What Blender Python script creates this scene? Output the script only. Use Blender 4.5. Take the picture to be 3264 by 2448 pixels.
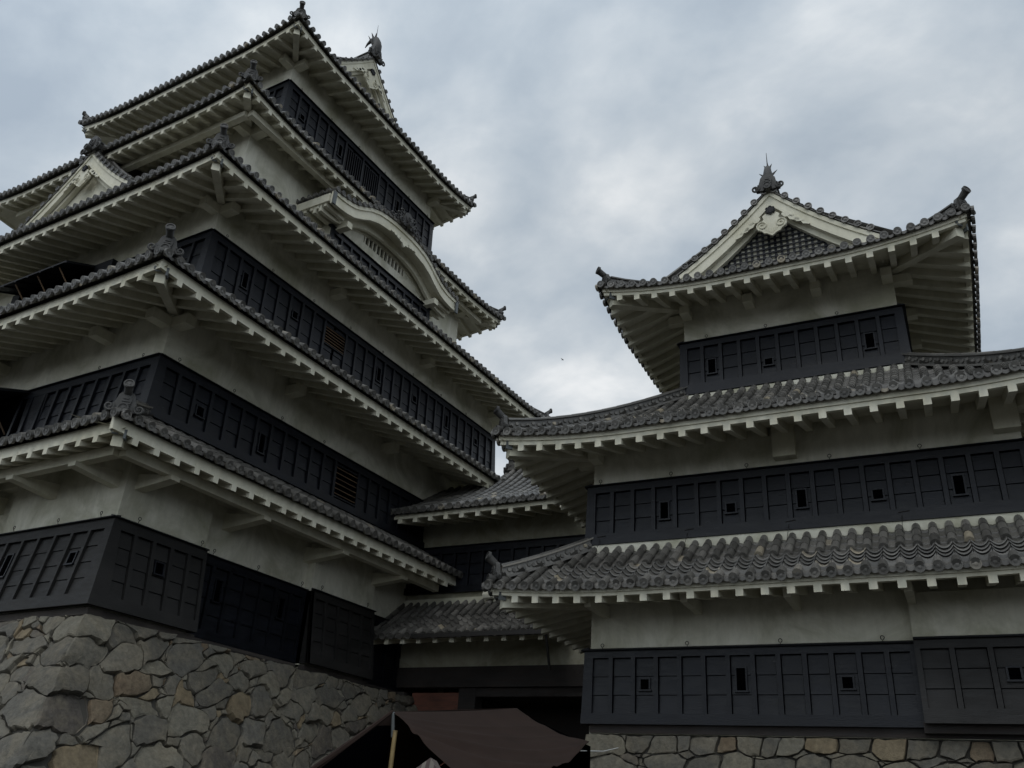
import bpy, math, random
import numpy as np
from mathutils import Vector, Matrix

# ---------------------------------------------------------------- camera, sky, sun
scn = bpy.context.scene
for o in list(bpy.data.objects):
    bpy.data.objects.remove(o)
COL = scn.collection
CAM_POS = np.array([0.0, 0.0, 1.6])
R_ = np.array([0.86730496, 0.4939958, 0.06123932])
U_ = np.array([0.17883341, -0.42403633, 0.88781293])
F_ = np.array([-0.46454356, 0.75905292, 0.45611177])
FPX = 2772.2
cd = bpy.data.cameras.new('camera')
cam = bpy.data.objects.new('camera', cd)
COL.objects.link(cam)
cam.matrix_world = Matrix(((R_[0], U_[0], -F_[0], 0), (R_[1], U_[1], -F_[1], 0), (R_[2], U_[2], -F_[2], 1.6), (0, 0, 0, 1)))
cd.sensor_width = 36.0
cd.lens = 36.0 * FPX / 3264.0
cd.clip_start = 0.05
cd.clip_end = 3000
scn.camera = cam

SUN_EL, SUN_AZ = 52.0, 176.0      # azimuth measured from +Y towards +X
w = bpy.data.worlds.new('World')
scn.world = w
w.use_nodes = True
nt = w.node_tree
for n in list(nt.nodes):
    nt.nodes.remove(n)
def N(tree, typ, **kw):
    n = tree.nodes.new(typ)
    for k, v in kw.items():
        if k.startswith('i_'):
            n.inputs[k[2:].replace('_', ' ')].default_value = v
        else:
            setattr(n, k, v)
    return n
def ramp(tree, stops, interp='LINEAR'):
    n = tree.nodes.new('ShaderNodeValToRGB')
    n.color_ramp.interpolation = interp
    el = n.color_ramp.elements
    while len(el) < len(stops):
        el.new(0.5)
    for e, (p, c) in zip(el, stops):
        e.position = p
        e.color = (c[0], c[1], c[2], 1)
    return n
L = nt.links.new
out = N(nt, 'ShaderNodeOutputWorld')
bg = N(nt, 'ShaderNodeBackground')
bg.inputs['Strength'].default_value = 0.1
sky = N(nt, 'ShaderNodeTexSky')
sky.sky_type = 'NISHITA'
sky.sun_disc = False
sky.sun_elevation = math.radians(SUN_EL)
sky.sun_rotation = math.radians(SUN_AZ)
tc = N(nt, 'ShaderNodeTexCoord')
# cloud deck: the view direction projected on a high plane
sep = N(nt, 'ShaderNodeSeparateXYZ')
L(tc.outputs['Generated'], sep.inputs[0])
ad = N(nt, 'ShaderNodeMath', operation='ADD'); ad.inputs[1].default_value = 0.5
L(sep.outputs['Z'], ad.inputs[0])
mx = N(nt, 'ShaderNodeMath', operation='MAXIMUM'); mx.inputs[1].default_value = 0.1
L(ad.outputs[0], mx.inputs[0])
dv = N(nt, 'ShaderNodeVectorMath', operation='DIVIDE')
cmb = N(nt, 'ShaderNodeCombineXYZ')
for i in range(3):
    L(mx.outputs[0], cmb.inputs[i])
L(tc.outputs['Generated'], dv.inputs[0]); L(cmb.outputs[0], dv.inputs[1])
mp = N(nt, 'ShaderNodeMapping')
mp.inputs['Location'].default_value = (5.1, 2.9, 0.4)
mp.inputs['Rotation'].default_value = (0, 0, math.radians(35))
mp.inputs['Scale'].default_value = (1.0, 1.25, 1.0)
L(dv.outputs[0], mp.inputs[0])
n1 = N(nt, 'ShaderNodeTexNoise', i_Scale=2.6, i_Detail=8.0, i_Roughness=0.50, i_Distortion=0.25)
n2 = N(nt, 'ShaderNodeTexNoise', i_Scale=8.0, i_Detail=7.0, i_Roughness=0.55, i_Distortion=0.2)
L(mp.outputs[0], n1.inputs['Vector']); L(mp.outputs[0], n2.inputs['Vector'])
mixn = N(nt, 'ShaderNodeMath', operation='MULTIPLY_ADD'); mixn.inputs[1].default_value = 0.28
L(n2.outputs['Fac'], mixn.inputs[0])
m0 = N(nt, 'ShaderNodeMath', operation='MULTIPLY'); m0.inputs[1].default_value = 0.72
L(n1.outputs['Fac'], m0.inputs[0]); L(m0.outputs[0], mixn.inputs[2])
# gain added to the clouds sunward, unseen behind the camera, to light the facades
sd = N(nt, 'ShaderNodeVectorMath', operation='DOT_PRODUCT')
el_, az_ = math.radians(SUN_EL), math.radians(SUN_AZ)
SUNDIR = (math.sin(az_) * math.cos(el_), math.cos(az_) * math.cos(el_), math.sin(el_))
sd.inputs[1].default_value = SUNDIR
L(tc.outputs['Generated'], sd.inputs[0])
glow = N(nt, 'ShaderNodeMapRange')
glow.inputs['From Min'].default_value = 0.05; glow.inputs['From Max'].default_value = 1.0
glow.inputs['To Min'].default_value = 1.0; glow.inputs['To Max'].default_value = 1.75
L(sd.outputs['Value'], glow.inputs['Value'])
rp = ramp(nt, [(0.37, (3.7, 4.35, 5.1)), (0.45, (4.6, 5.25, 5.9)), (0.52, (5.7, 6.25, 6.75)), (0.58, (7.1, 7.5, 7.8)), (0.66, (9.6, 9.7, 9.7))])
L(mixn.outputs[0], rp.inputs[0])
vs = N(nt, 'ShaderNodeVectorMath', operation='SCALE')
L(rp.outputs[0], vs.inputs[0]); L(glow.outputs[0], vs.inputs['Scale'])
mixs = N(nt, 'ShaderNodeMix', data_type='RGBA')
mixs.inputs['Factor'].default_value = 0.93
L(sky.outputs[0], mixs.inputs['A']); L(vs.outputs[0], mixs.inputs['B'])
L(mixs.outputs['Result'], bg.inputs['Color']); L(bg.outputs[0], out.inputs[0])

sl = bpy.data.lights.new('sun', 'SUN')
sl.energy = 0.5
sl.angle = math.radians(22)
sl.color = (1.0, 0.97, 0.93)
so = bpy.data.objects.new('sun', sl)
COL.objects.link(so)
so.rotation_euler = Vector(SUNDIR).to_track_quat('Z', 'Y').to_euler()
so.location = (0, 0, 60)

scn.view_settings.view_transform = 'Standard'
scn.view_settings.look = 'None'
scn.view_settings.exposure = 0.0
scn.view_settings.gamma = 1.0
scn.render.resolution_x = 1024
scn.render.resolution_y = 768

# ---------------------------------------------------------------- materials
def mat(name, build):
    m = bpy.data.materials.new(name)
    m.use_nodes = True
    t = m.node_tree
    b = t.nodes['Principled BSDF']
    build(t, b)
    return m
def noise(t, scale, detail=4, rough=0.55, vec=None, dist=0.0):
    n = N(t, 'ShaderNodeTexNoise', i_Scale=scale, i_Detail=detail, i_Roughness=rough, i_Distortion=dist)
    if vec is not None:
        t.links.new(vec, n.inputs['Vector'])
    return n
def objc(t, scale=(1, 1, 1)):
    c = N(t, 'ShaderNodeTexCoord')
    m = N(t, 'ShaderNodeMapping')
    m.inputs['Scale'].default_value = scale
    t.links.new(c.outputs['Object'], m.inputs[0])
    return m.outputs[0]
def bump(t, b, h, s, d=0.02):
    n = N(t, 'ShaderNodeBump'); n.inputs['Strength'].default_value = s; n.inputs['Distance'].default_value = d
    t.links.new(h, n.inputs['Height']); t.links.new(n.outputs[0], b.inputs['Normal'])
def mixc(t, f, a, c):
    m = N(t, 'ShaderNodeMix', data_type='RGBA')
    for s_, v in (('Factor', f), ('A', a), ('B', c)):
        if hasattr(v, 'links') or hasattr(v, 'is_linked'):
            t.links.new(v, m.inputs[s_])
        elif s_ == 'Factor':
            m.inputs[s_].default_value = v
        else:
            m.inputs[s_].default_value = (v[0], v[1], v[2], 1)
    return m.outputs['Result']

def _plaster(base, stain, amt):
    def f(t, b):
        v = objc(t)
        n = noise(t, 0.75, 8, 0.66, v, 0.8)
        r = ramp(t, [(0.42, (0, 0, 0)), (0.68, (1, 1, 1))]); t.links.new(n.outputs['Fac'], r.inputs[0])
        n2 = noise(t, 9, 5, 0.65, objc(t, (1, 1, 0.35)))
        r2 = ramp(t, [(0.35, (0.0,) * 3), (0.75, (1,) * 3)]); t.links.new(n2.outputs['Fac'], r2.inputs[0])
        ml = N(t, 'ShaderNodeMath', operation='MULTIPLY'); t.links.new(r.outputs[0], ml.inputs[0]); ml.inputs[1].default_value = amt
        c1 = mixc(t, ml.outputs[0], base, stain)
        ml2 = N(t, 'ShaderNodeMath', operation='MULTIPLY'); t.links.new(r2.outputs[0], ml2.inputs[0]); ml2.inputs[1].default_value = 0.22
        c2 = mixc(t, ml2.outputs[0], c1, tuple(x * 0.60 for x in base))
        st = noise(t, 1.6, 7, 0.7, objc(t, (2.0, 2.0, 0.35)), 0.5)
        rs = ramp(t, [(0.46, (0,) * 3), (0.6, (1,) * 3)]); t.links.new(st.outputs['Fac'], rs.inputs[0])
        ml3 = N(t, 'ShaderNodeMath', operation='MULTIPLY'); t.links.new(rs.outputs[0], ml3.inputs[0]); ml3.inputs[1].default_value = 0.13
        c2 = mixc(t, ml3.outputs[0], c2, tuple(x * 0.62 for x in stain))
        t.links.new(c2, b.inputs['Base Color'])
        b.inputs['Roughness'].default_value = 0.85
        n3 = noise(t, 14, 4, 0.6, v)
        bump(t, b, n3.outputs['Fac'], 0.25, 0.01)
    return f
PLASTER = mat('lime_plaster', _plaster((0.70, 0.68, 0.575), (0.31, 0.30, 0.195), 0.80))
TRIM = mat('eave_plaster', _plaster((0.70, 0.675, 0.55), (0.42, 0.39, 0.26), 0.55))
SHADE_GRIME = mat('shaded_grimy_plaster', _plaster((0.40, 0.385, 0.30), (0.16, 0.15, 0.09), 0.9))  # wing plaster darkened: its deep shade put into the colour, with some grime
def _wood(base, dark, rough, sc=(1, 1, 1), spec=.5):
    def f(t, b):
        g = N(t, 'ShaderNodeNewGeometry')
        n = noise(t, 5, 6, 0.62, objc(t, sc))
        r = ramp(t, [(0.3, (0,) * 3), (0.75, (1,) * 3)]); t.links.new(n.outputs['Fac'], r.inputs[0])
        c = mixc(t, r.outputs[0], dark, base)
        c2 = mixc(t, g.outputs['Random Per Island'], c, tuple(x * 0.42 for x in base))
        m = N(t, 'ShaderNodeMix', data_type='RGBA'); m.inputs['Factor'].default_value = 0.5
        t.links.new(c, m.inputs['A']); t.links.new(c2, m.inputs['B'])
        t.links.new(m.outputs['Result'], b.inputs['Base Color'])
        rr = N(t, 'ShaderNodeMapRange'); rr.inputs['To Min'].default_value = rough; rr.inputs['To Max'].default_value = rough + 0.25
        t.links.new(r.outputs[0], rr.inputs['Value']); t.links.new(rr.outputs[0], b.inputs['Roughness'])
        n5 = noise(t, 0.9, 4, 0.6, objc(t, (1, 1, 1.6)))
        bc = N(t, 'ShaderNodeMix', data_type='RGBA', blend_type='MULTIPLY'); bc.inputs['Factor'].default_value = 1.0
        r5 = ramp(t, [(0.3, (0.65,) * 3), (0.7, (1.5,) * 3)]); t.links.new(n5.outputs['Fac'], r5.inputs[0])
        t.links.new(m.outputs['Result'], bc.inputs['A']); t.links.new(r5.outputs[0], bc.inputs['B']); t.links.new(bc.outputs['Result'], b.inputs['Base Color'])
        n2 = noise(t, 26, 5, 0.65, objc(t, (0.35, 0.35, 3)))
        bump(t, b, n2.outputs['Fac'], 0.45, 0.012)
        b.inputs['Specular IOR Level'].default_value = spec
    return f
LACQ = mat('black_lacquered_boards', _wood((0.0095, 0.0108, 0.0152), (0.0032, 0.0038, 0.0058), 0.27, (0.5, 0.5, 3), .27))
LACQD = mat('weathered_black_boards', _wood((0.021, 0.0195, 0.018), (0.010, 0.0095, 0.009), 0.5, (0.5, 0.5, 3), .35))
RAILM = mat('black_rail', _wood((0.010, 0.011, 0.014), (0.005, 0.005, 0.007), 0.42, (0.5, 0.5, 3), .25))
BEAMM = mat('old_dark_beam', _wood((0.030, 0.022, 0.018), (0.012, 0.010, 0.009), 0.7, (0.3, 2, 3)))
SILLM = mat('weathered_sill', _wood((0.085, 0.072, 0.062), (0.03, 0.026, 0.024), 0.8, (0.5, 0.5, 3)))
REDW = mat('reddish_door_boards', _wood((0.20, 0.075, 0.045), (0.09, 0.032, 0.02), 0.6, (0.4, 1, 5)))
BROWNW = mat('brown_bars', _wood((0.20, 0.125, 0.068), (0.11, 0.065, 0.033), 0.6))
def _flat(c, r, met=0.0):
    def f(t, b):
        b.inputs['Base Color'].default_value = (c[0], c[1], c[2], 1); b.inputs['Roughness'].default_value = r; b.inputs['Metallic'].default_value = met
        n = noise(t, 12, 4, 0.6, objc(t)); bump(t, b, n.outputs['Fac'], 0.15, 0.01)
    return f
VOID = mat('dark_interior_and_shade', _flat((0.0015, 0.0015, 0.002), 1.0))
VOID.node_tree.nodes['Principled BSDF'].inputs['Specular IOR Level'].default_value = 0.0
IRON = mat('iron', _flat((0.03, 0.028, 0.026), 0.55, 0.6))
COPPER = mat('weathered_copper', _flat((0.11, 0.12, 0.12), 0.6, 0.2))
def _tile(t, b):
    g = N(t, 'ShaderNodeNewGeometry')
    r = ramp(t, [(0.0, (0.045, 0.043, 0.038)), (0.45, (0.078, 0.074, 0.066)), (0.8, (0.122, 0.116, 0.104)), (0.965, (0.17, 0.16, 0.143)), (0.988, (0.32, 0.275, 0.195))])
    t.links.new(g.outputs['Random Per Island'], r.inputs[0])
    n = noise(t, 3.2, 6, 0.65, objc(t))
    rr = ramp(t, [(0.35, (0,) * 3), (0.72, (1,) * 3)]); t.links.new(n.outputs['Fac'], rr.inputs[0])
    c = mixc(t, rr.outputs[0], r.outputs[0], (0.16, 0.153, 0.14))
    m = N(t, 'ShaderNodeMix', data_type='RGBA'); m.inputs['Factor'].default_value = 0.45
    t.links.new(r.outputs[0], m.inputs['A']); t.links.new(c, m.inputs['B'])
    n2 = noise(t, 17, 5, 0.7, objc(t))
    r2 = ramp(t, [(0.52, (0,) * 3), (0.7, (1,) * 3)]); t.links.new(n2.outputs['Fac'], r2.inputs[0])
    c2 = mixc(t, r2.outputs[0], m.outputs['Result'], (0.055, 0.052, 0.045))
    m2 = N(t, 'ShaderNodeMix', data_type='RGBA'); m2.inputs['Factor'].default_value = 0.6
    t.links.new(m.outputs['Result'], m2.inputs['A']); t.links.new(c2, m2.inputs['B'])
    t.links.new(m2.outputs['Result'], b.inputs['Base Color'])
    b.inputs['Roughness'].default_value = 0.42
    bump(t, b, n2.outputs['Fac'], 0.3, 0.01)
TILE = mat('grey_clay_tile', _tile)
ORNM = mat('dark_moulded_tile', _wood((0.060, 0.058, 0.053), (0.030, 0.029, 0.027), 0.5))
def _stone(t, b):
    g = N(t, 'ShaderNodeAttribute'); g.attribute_name = 'tint'
    r = ramp(t, [(0.0, (0.10, 0.093, 0.076)), (0.25, (0.145, 0.134, 0.106)), (0.5, (0.118, 0.111, 0.093)), (0.68, (0.165, 0.153, 0.118)), (0.79, (0.088, 0.077, 0.065)), (0.88, (0.185, 0.143, 0.085)), (0.95, (0.155, 0.114, 0.072))], 'CONSTANT')
    t.links.new(g.outputs['Fac'], r.inputs[0])
    n = noise(t, 1.7, 7, 0.65, objc(t), 0.5)
    rr = ramp(t, [(0.42, (0,) * 3), (0.62, (1,) * 3)]); t.links.new(n.outputs['Fac'], rr.inputs[0])
    ml = N(t, 'ShaderNodeMath', operation='MULTIPLY'); ml.inputs[1].default_value = 0.35; t.links.new(rr.outputs[0], ml.inputs[0])
    c = mixc(t, ml.outputs[0], r.outputs[0], (0.25, 0.21, 0.14))
    n2 = noise(t, 9, 7, 0.7, objc(t))
    r2 = ramp(t, [(0.3, (0.55,) * 3), (0.7, (1.15,) * 3)]); t.links.new(n2.outputs['Fac'], r2.inputs[0])
    mm = N(t, 'ShaderNodeMix', data_type='RGBA', blend_type='MULTIPLY'); mm.inputs['Factor'].default_value = 1.0
    t.links.new(c, mm.inputs['A']); t.links.new(r2.outputs[0], mm.inputs['B'])
    t.links.new(mm.outputs['Result'], b.inputs['Base Color'])
    b.inputs['Roughness'].default_value = 0.88
    n3 = noise(t, 6, 9, 0.68, objc(t))
    n4 = noise(t, 30, 6, 0.7, objc(t)); mh = N(t, 'ShaderNodeMath', operation='MULTIPLY_ADD'); mh.inputs[1].default_value = .35
    t.links.new(n4.outputs['Fac'], mh.inputs[0]); t.links.new(n3.outputs['Fac'], mh.inputs[2])
    bump(t, b, mh.outputs[0], 0.9, 0.045)
STONE = mat('rubble_stone', _stone)
DIRT = mat('dark_joint_fill', _flat((0.05, 0.046, 0.038), 0.95))
def _ground(t, b):
    n = noise(t, 40, 6, 0.7, objc(t))
    r = ramp(t, [(0.3, (0.018, 0.0165, 0.014)), (0.7, (0.034, 0.031, 0.026))]); t.links.new(n.outputs['Fac'], r.inputs[0])
    t.links.new(r.outputs[0], b.inputs['Base Color']); b.inputs['Roughness'].default_value = 0.95
    bump(t, b, n.outputs['Fac'], 0.5, 0.02)
GROUND = mat('gravel_ground', _ground)
def _cloth(t, b):
    n = noise(t, 2.2, 5, 0.6, objc(t))
    r = ramp(t, [(0.3, (0.0165, 0.0092, 0.0065)), (0.7, (0.024, 0.0138, 0.0102))]); t.links.new(n.outputs['Fac'], r.inputs[0])
    t.links.new(r.outputs[0], b.inputs['Base Color']); b.inputs['Roughness'].default_value = 0.9; b.inputs['Specular IOR Level'].default_value = 0.2
    n2 = noise(t, 220, 2, 0.5, objc(t)); bump(t, b, n2.outputs['Fac'], 0.2, 0.002)
CLOTH = mat('brown_canvas', _cloth)
def _stripe(t, b):
    c = objc(t)
    wv = N(t, 'ShaderNodeTexWave', i_Scale=5.0); t.links.new(c, wv.inputs[0])
    r = ramp(t, [(0.45, (0.07, 0.05, 0.045)), (0.55, (0.16, 0.14, 0.12))]); t.links.new(wv.outputs['Fac'], r.inputs[0])
    t.links.new(r.outputs[0], b.inputs['Base Color']); b.inputs['Roughness'].default_value = 0.8
STRIPE = mat('striped_cloth', _stripe)
BAMBOO = mat('bamboo', _wood((0.42, 0.31, 0.14), (0.30, 0.21, 0.09), 0.45, (1, 1, 0.3)))
ROPE = mat('white_rope', _flat((0.5, 0.5, 0.48), 0.8))
BIRDM = mat('dark_feathers', _flat((0.03, 0.03, 0.03), 0.7))

# ---------------------------------------------------------------- mesh helpers
V3 = lambda *a: np.array(a, float)
class MB:
    def __init__(s):
        s.v = []; s.f = []; s.c = None
    def add(s, pts, faces):
        b = len(s.v)
        s.v.extend([tuple(p) for p in pts])
        s.f.extend([tuple(b + i for i in fc) for fc in faces])
    def hexa(s, p):      # 8 corners: bottom 0-3, top 4-7
        s.add(p, [(0, 3, 2, 1), (4, 5, 6, 7), (0, 1, 5, 4), (1, 2, 6, 5), (2, 3, 7, 6), (3, 0, 4, 7)])
    def box(s, x0, x1, y0, y1, z0, z1, f=None):
        p = [(x0, y0, z0), (x1, y0, z0), (x1, y1, z0), (x0, y1, z0), (x0, y0, z1), (x1, y0, z1), (x1, y1, z1), (x0, y1, z1)]
        if f: p = [f(*q) for q in p]
        s.hexa(p)
    def cyl(s, a, b, r0, r1=None, n=10, cap=True):
        a = np.array(a, float); b = np.array(b, float)
        r1 = r0 if r1 is None else r1
        d = b - a; d /= np.linalg.norm(d)
        h = V3(0, 0, 1) if abs(d[2]) < 0.9 else V3(1, 0, 0)
        e1 = np.cross(d, h); e1 /= np.linalg.norm(e1); e2 = np.cross(d, e1)
        pts = []
        for c, r in ((a, r0), (b, r1)):
            for i in range(n):
                t = 2 * math.pi * i / n
                pts.append(c + e1 * r * math.cos(t) + e2 * r * math.sin(t))
        fs = [(i, (i + 1) % n, n + (i + 1) % n, n + i) for i in range(n)]
        if cap:
            fs += [tuple(range(n))[::-1], tuple(range(n, 2 * n))]
        s.add(pts, fs)
    def disc(s, c, out, r, ln=0.06, n=12):
        # round eave-end tile: short drum with a raised rim, a sunk face and a boss
        c = np.array(c, float); out = np.array(out, float) / np.linalg.norm(out)
        h = V3(0, 0, 1) if abs(out[2]) < 0.9 else V3(1, 0, 0)
        e1 = np.cross(out, h); e1 /= np.linalg.norm(e1); e2 = np.cross(out, e1)
        prof = [(r, -ln), (r, 0), (r * .76, 0), (r * .72, -0.016), (r * .38, -0.016), (r * .34, -0.006), (0, -0.002)]
        pts = []; fs = []
        for (rr, dz) in prof[:-1]:
            for i in range(n):
                t = 2 * math.pi * i / n
                pts.append(c + out * dz + (e1 * math.cos(t) + e2 * math.sin(t)) * rr)
        pts.append(c + out * prof[-1][1])
        k = len(prof) - 1
        for j in range(k - 1):
            for i in range(n):
                fs.append((j * n + i, j * n + (i + 1) % n, (j + 1) * n + (i + 1) % n, (j + 1) * n + i))
        for i in range(n):
            fs.append(((k - 1) * n + i, (k - 1) * n + (i + 1) % n, k * n))
        s.add(pts, fs)
    def tube(s, path, rad, n=8):
        path = [np.array(p, float) for p in path]
        pts = []; m = len(path); e1 = None
        for i, p in enumerate(path):
            d = path[min(i + 1, m - 1)] - path[max(i - 1, 0)]; d /= np.linalg.norm(d)
            if e1 is None:
                h = V3(0, 0, 1) if abs(d[2]) < 0.9 else V3(1, 0, 0)
                e1 = np.cross(d, h)
            e1 = e1 - d * (e1 @ d); e1 /= np.linalg.norm(e1); e2 = np.cross(d, e1)
            r = rad[i] if hasattr(rad, '__len__') else rad
            for k in range(n):
                t = 2 * math.pi * k / n
                pts.append(p + (e1 * math.cos(t) + e2 * math.sin(t)) * r)
        fs = []
        for i in range(m - 1):
            for k in range(n):
                fs.append((i * n + k, i * n + (k + 1) % n, (i + 1) * n + (k + 1) % n, (i + 1) * n + k))
        fs.append(tuple(range(n))[::-1]); fs.append(tuple(range((m - 1) * n, m * n)))
        s.add(pts, fs)
    def prism(s, outline, f, d0, d1):
        # outline: 2D points, f(a, b, d) -> 3D; extruded from depth d0 to d1
        n = len(outline)
        pts = [f(a, b, d0) for a, b in outline] + [f(a, b, d1) for a, b in outline]
        fs = [tuple(range(n)), tuple(range(n, 2 * n))[::-1]] + [(i, (i + 1) % n, n + (i + 1) % n, n + i) for i in range(n)]
        s.add(pts, fs)
    def ribbon(s, la, lb, lc, ld):
        # box swept along four parallel polylines (a,b,c,d going round the section)
        n = len(la); pts = []
        for i in range(n):
            pts += [la[i], lb[i], lc[i], ld[i]]
        fs = []
        for i in range(n - 1):
            for k in range(4):
                k2 = (k + 1) % 4
                fs.append((i * 4 + k, i * 4 + k2, (i + 1) * 4 + k2, (i + 1) * 4 + k))
        fs += [(0, 1, 2, 3), ((n - 1) * 4 + 3, (n - 1) * 4 + 2, (n - 1) * 4 + 1, (n - 1) * 4)]
        s.add(pts, fs)
    def build(s, name, m, parent=None, smooth=False, label=None):
        me = bpy.data.meshes.new(name)
        me.from_pydata([tuple(map(float, p)) for p in s.v], [], s.f)
        me.materials.append(m)
        if s.c is not None:
            at = me.attributes.new('tint', 'FLOAT', 'FACE')
            at.data.foreach_set('value', s.c)
        if smooth:
            me.shade_smooth()
        me.update()
        o = bpy.data.objects.new(name, me)
        COL.objects.link(o)
        if parent: o.parent = parent
        if label: o['label'] = label
        return o
def smooth_by_angle(o, deg=35):
    me = o.data
    me.shade_smooth()
    import bmesh
    bm = bmesh.new(); bm.from_mesh(me)
    bmesh.ops.recalc_face_normals(bm, faces=bm.faces)
    for e in bm.edges:
        if len(e.link_faces) == 2 and e.calc_face_angle(0) > math.radians(deg):
            e.smooth = False
    bm.to_mesh(me); bm.free()

def thing(name, label, cat, loc=(0, 0, 0), rotz=0.0, group=None):
    o = bpy.data.objects.new(name, None); COL.objects.link(o)
    o.location = loc; o.rotation_euler = (0, 0, rotz)
    o.empty_display_size = 0.5
    o['label'] = label; o['category'] = cat
    if group: o['group'] = group
    return o

def SIDE(rect, k):
    u0, v0, u1, v1 = rect
    p0, t, n, Ln = [((u0, v0), (1, 0), (0, 1), u1 - u0), ((u1, v0), (0, 1), (-1, 0), v1 - v0),
                    ((u1, v1), (-1, 0), (0, -1), u1 - u0), ((u0, v1), (0, -1), (1, 0), v1 - v0)][k]
    def f(x, y, z):
        return V3(p0[0] + t[0] * x + n[0] * y, p0[1] + t[1] * x + n[1] * y, z)
    return f, Ln, V3(t[0], t[1], 0), V3(n[0], n[1], 0)

# ---------------------------------------------------------------- roofs
rnd = random.Random(7)
RAFT = {}          # root -> list of (visible size, corners, parent)
def to_world(root, p):
    c, s_ = math.cos(root.rotation_euler.z), math.sin(root.rotation_euler.z)
    return V3(root.location[0] + c * p[0] - s_ * p[1], root.location[1] + s_ * p[0] + c * p[1], root.location[2] + p[2])
def pix(p):
    v = p - CAM_POS; z = v @ F_
    return (1632 + FPX * (v @ R_) / z, 1224 - FPX * (v @ U_) / z, z)

def tile_field(mb, pt, rows, ymaxf, r=0.083, seg=0.28, pans=True, caps=True, ncirc=7, y_end=None, scal=None):
    """rows: x positions; pt(x, y) -> point on the roof; y grows up the slope"""
    eps = 0.03
    for i, x in enumerate(rows):
        ym = ymaxf(x)
        def frame(x_, y_):
            p = pt(x_, y_); dy = pt(x_, y_ + eps) - p; dx = pt(x_ + eps, y_) - p
            dy /= np.linalg.norm(dy); dx = dx - dy * (dx @ dy); dx /= np.linalg.norm(dx)
            n = np.cross(dx, dy); n /= np.linalg.norm(n)
            if n[2] < 0: n = -n
            return p, dx, dy, n
        if ym > 0.05:
            y = -.06
            jx = rnd.uniform(-.010, .010)
            while y < ym - 0.02:
                ye = min(y + seg, ym)
                if scal and scal[2] <= x <= scal[3] + .3:
                    if y < scal[0] + .08 < ye: ye = scal[0] + .08
                    elif scal[0] + .08 <= y < scal[1] + .06:
                        y = scal[1] + .06; continue
                pts = []
                for (yy, rr) in ((y, r + .004), (ye + .01, r - .008)):
                    p, dx, dy, n = frame(x + jx, yy)
                    for k in range(ncirc):
                        t = math.pi * k / (ncirc - 1)
                        pts.append(p + dx * rr * math.cos(t) + n * (rr * math.sin(t) * 1.05 + .035))
                mb.add(pts, [(k, k + 1, ncirc + k + 1, ncirc + k) for k in range(ncirc - 1)] + [tuple(range(ncirc))])
                y = max(ye, y + .02)
            if caps:
                p, dx, dy, n = frame(x + jx, -.06)
                od = -dy.copy(); od[2] *= .35
                od += V3(rnd.uniform(-.09, .09), rnd.uniform(-.09, .09), rnd.uniform(-.08, .08))
                mb.disc(p + n * .03 - dy * .012 + V3(0, 0, rnd.uniform(-.012, .012)), od, r * 1.14, .07)
        if pans and i + 1 < len(rows):
            x2 = rows[i + 1]
            ym2 = max(ymaxf(x), ymaxf(x2))
            if ym2 > 0.05:
                y = 0.01; j = 0
                while y < ym2 - 0.02:
                    ye = min(y + .25, ym2)
                    m = 4; pts = []
                    for (yy, up) in ((y, .028), (ye + .03, .004)):
                        for k in range(m + 1):
                            s_ = k / m
                            p = pt(x + (x2 - x) * s_, yy)
                            pts.append(p + V3(0, 0, up + .03 - .055 * math.sin(math.pi * s_)))
                    fr = []
                    for k in range(m + 1):
                        fr.append(pts[k] - V3(0, 0, .05 if j == 0 else .022))
                    if j == 0:
                        for k in range(m + 1):
                            fr[k] = pts[k] - V3(0, 0, .035 + .04 * math.sin(math.pi * k / m))
                    mb.add(pts + fr, [(k, k + 1, m + 1 + k + 1, m + 1 + k) for k in range(m)] +
                           [(2 * (m + 1) + k, 2 * (m + 1) + k + 1, k + 1, k) for k in range(m)])
                    y += .25; j += 1
            if scal:
                ya, yb, xa, xb = scal
                if xa <= x <= xb:
                    yt = min(yb, ym2)
                    n_c = int((yt - ya) / .165)
                    for c in range(n_c):
                        y = ya + c * .165
                        m = 6; pts = []
                        off = rnd.uniform(-.008, .008)
                        for (yy, up) in ((y, .125), (y + .215, .055)):
                            for k in range(m + 1):
                                s_ = k / m
                                p = pt(x + .006 + (x2 - x - .012) * s_, yy + off)
                                pts.append(p + V3(0, 0, up + .05 - .10 * math.sin(math.pi * s_) ** .75))
                        lo = [q - V3(0, 0, .024) for q in pts[:m + 1]]
                        mb.add(pts + lo, [(k, k + 1, m + 2 + k, m + 1 + k) for k in range(m)] +
                               [(2 * (m + 1) + k, 2 * (m + 1) + k + 1, k + 1, k) for k in range(m)])
                        if c == 0:
                            lo2 = [q - V3(0, 0, .10) for q in lo]
                            mb.add(lo + lo2, [(m + 1 + k, m + 2 + k, k + 1, k) for k in range(m)])

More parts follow.
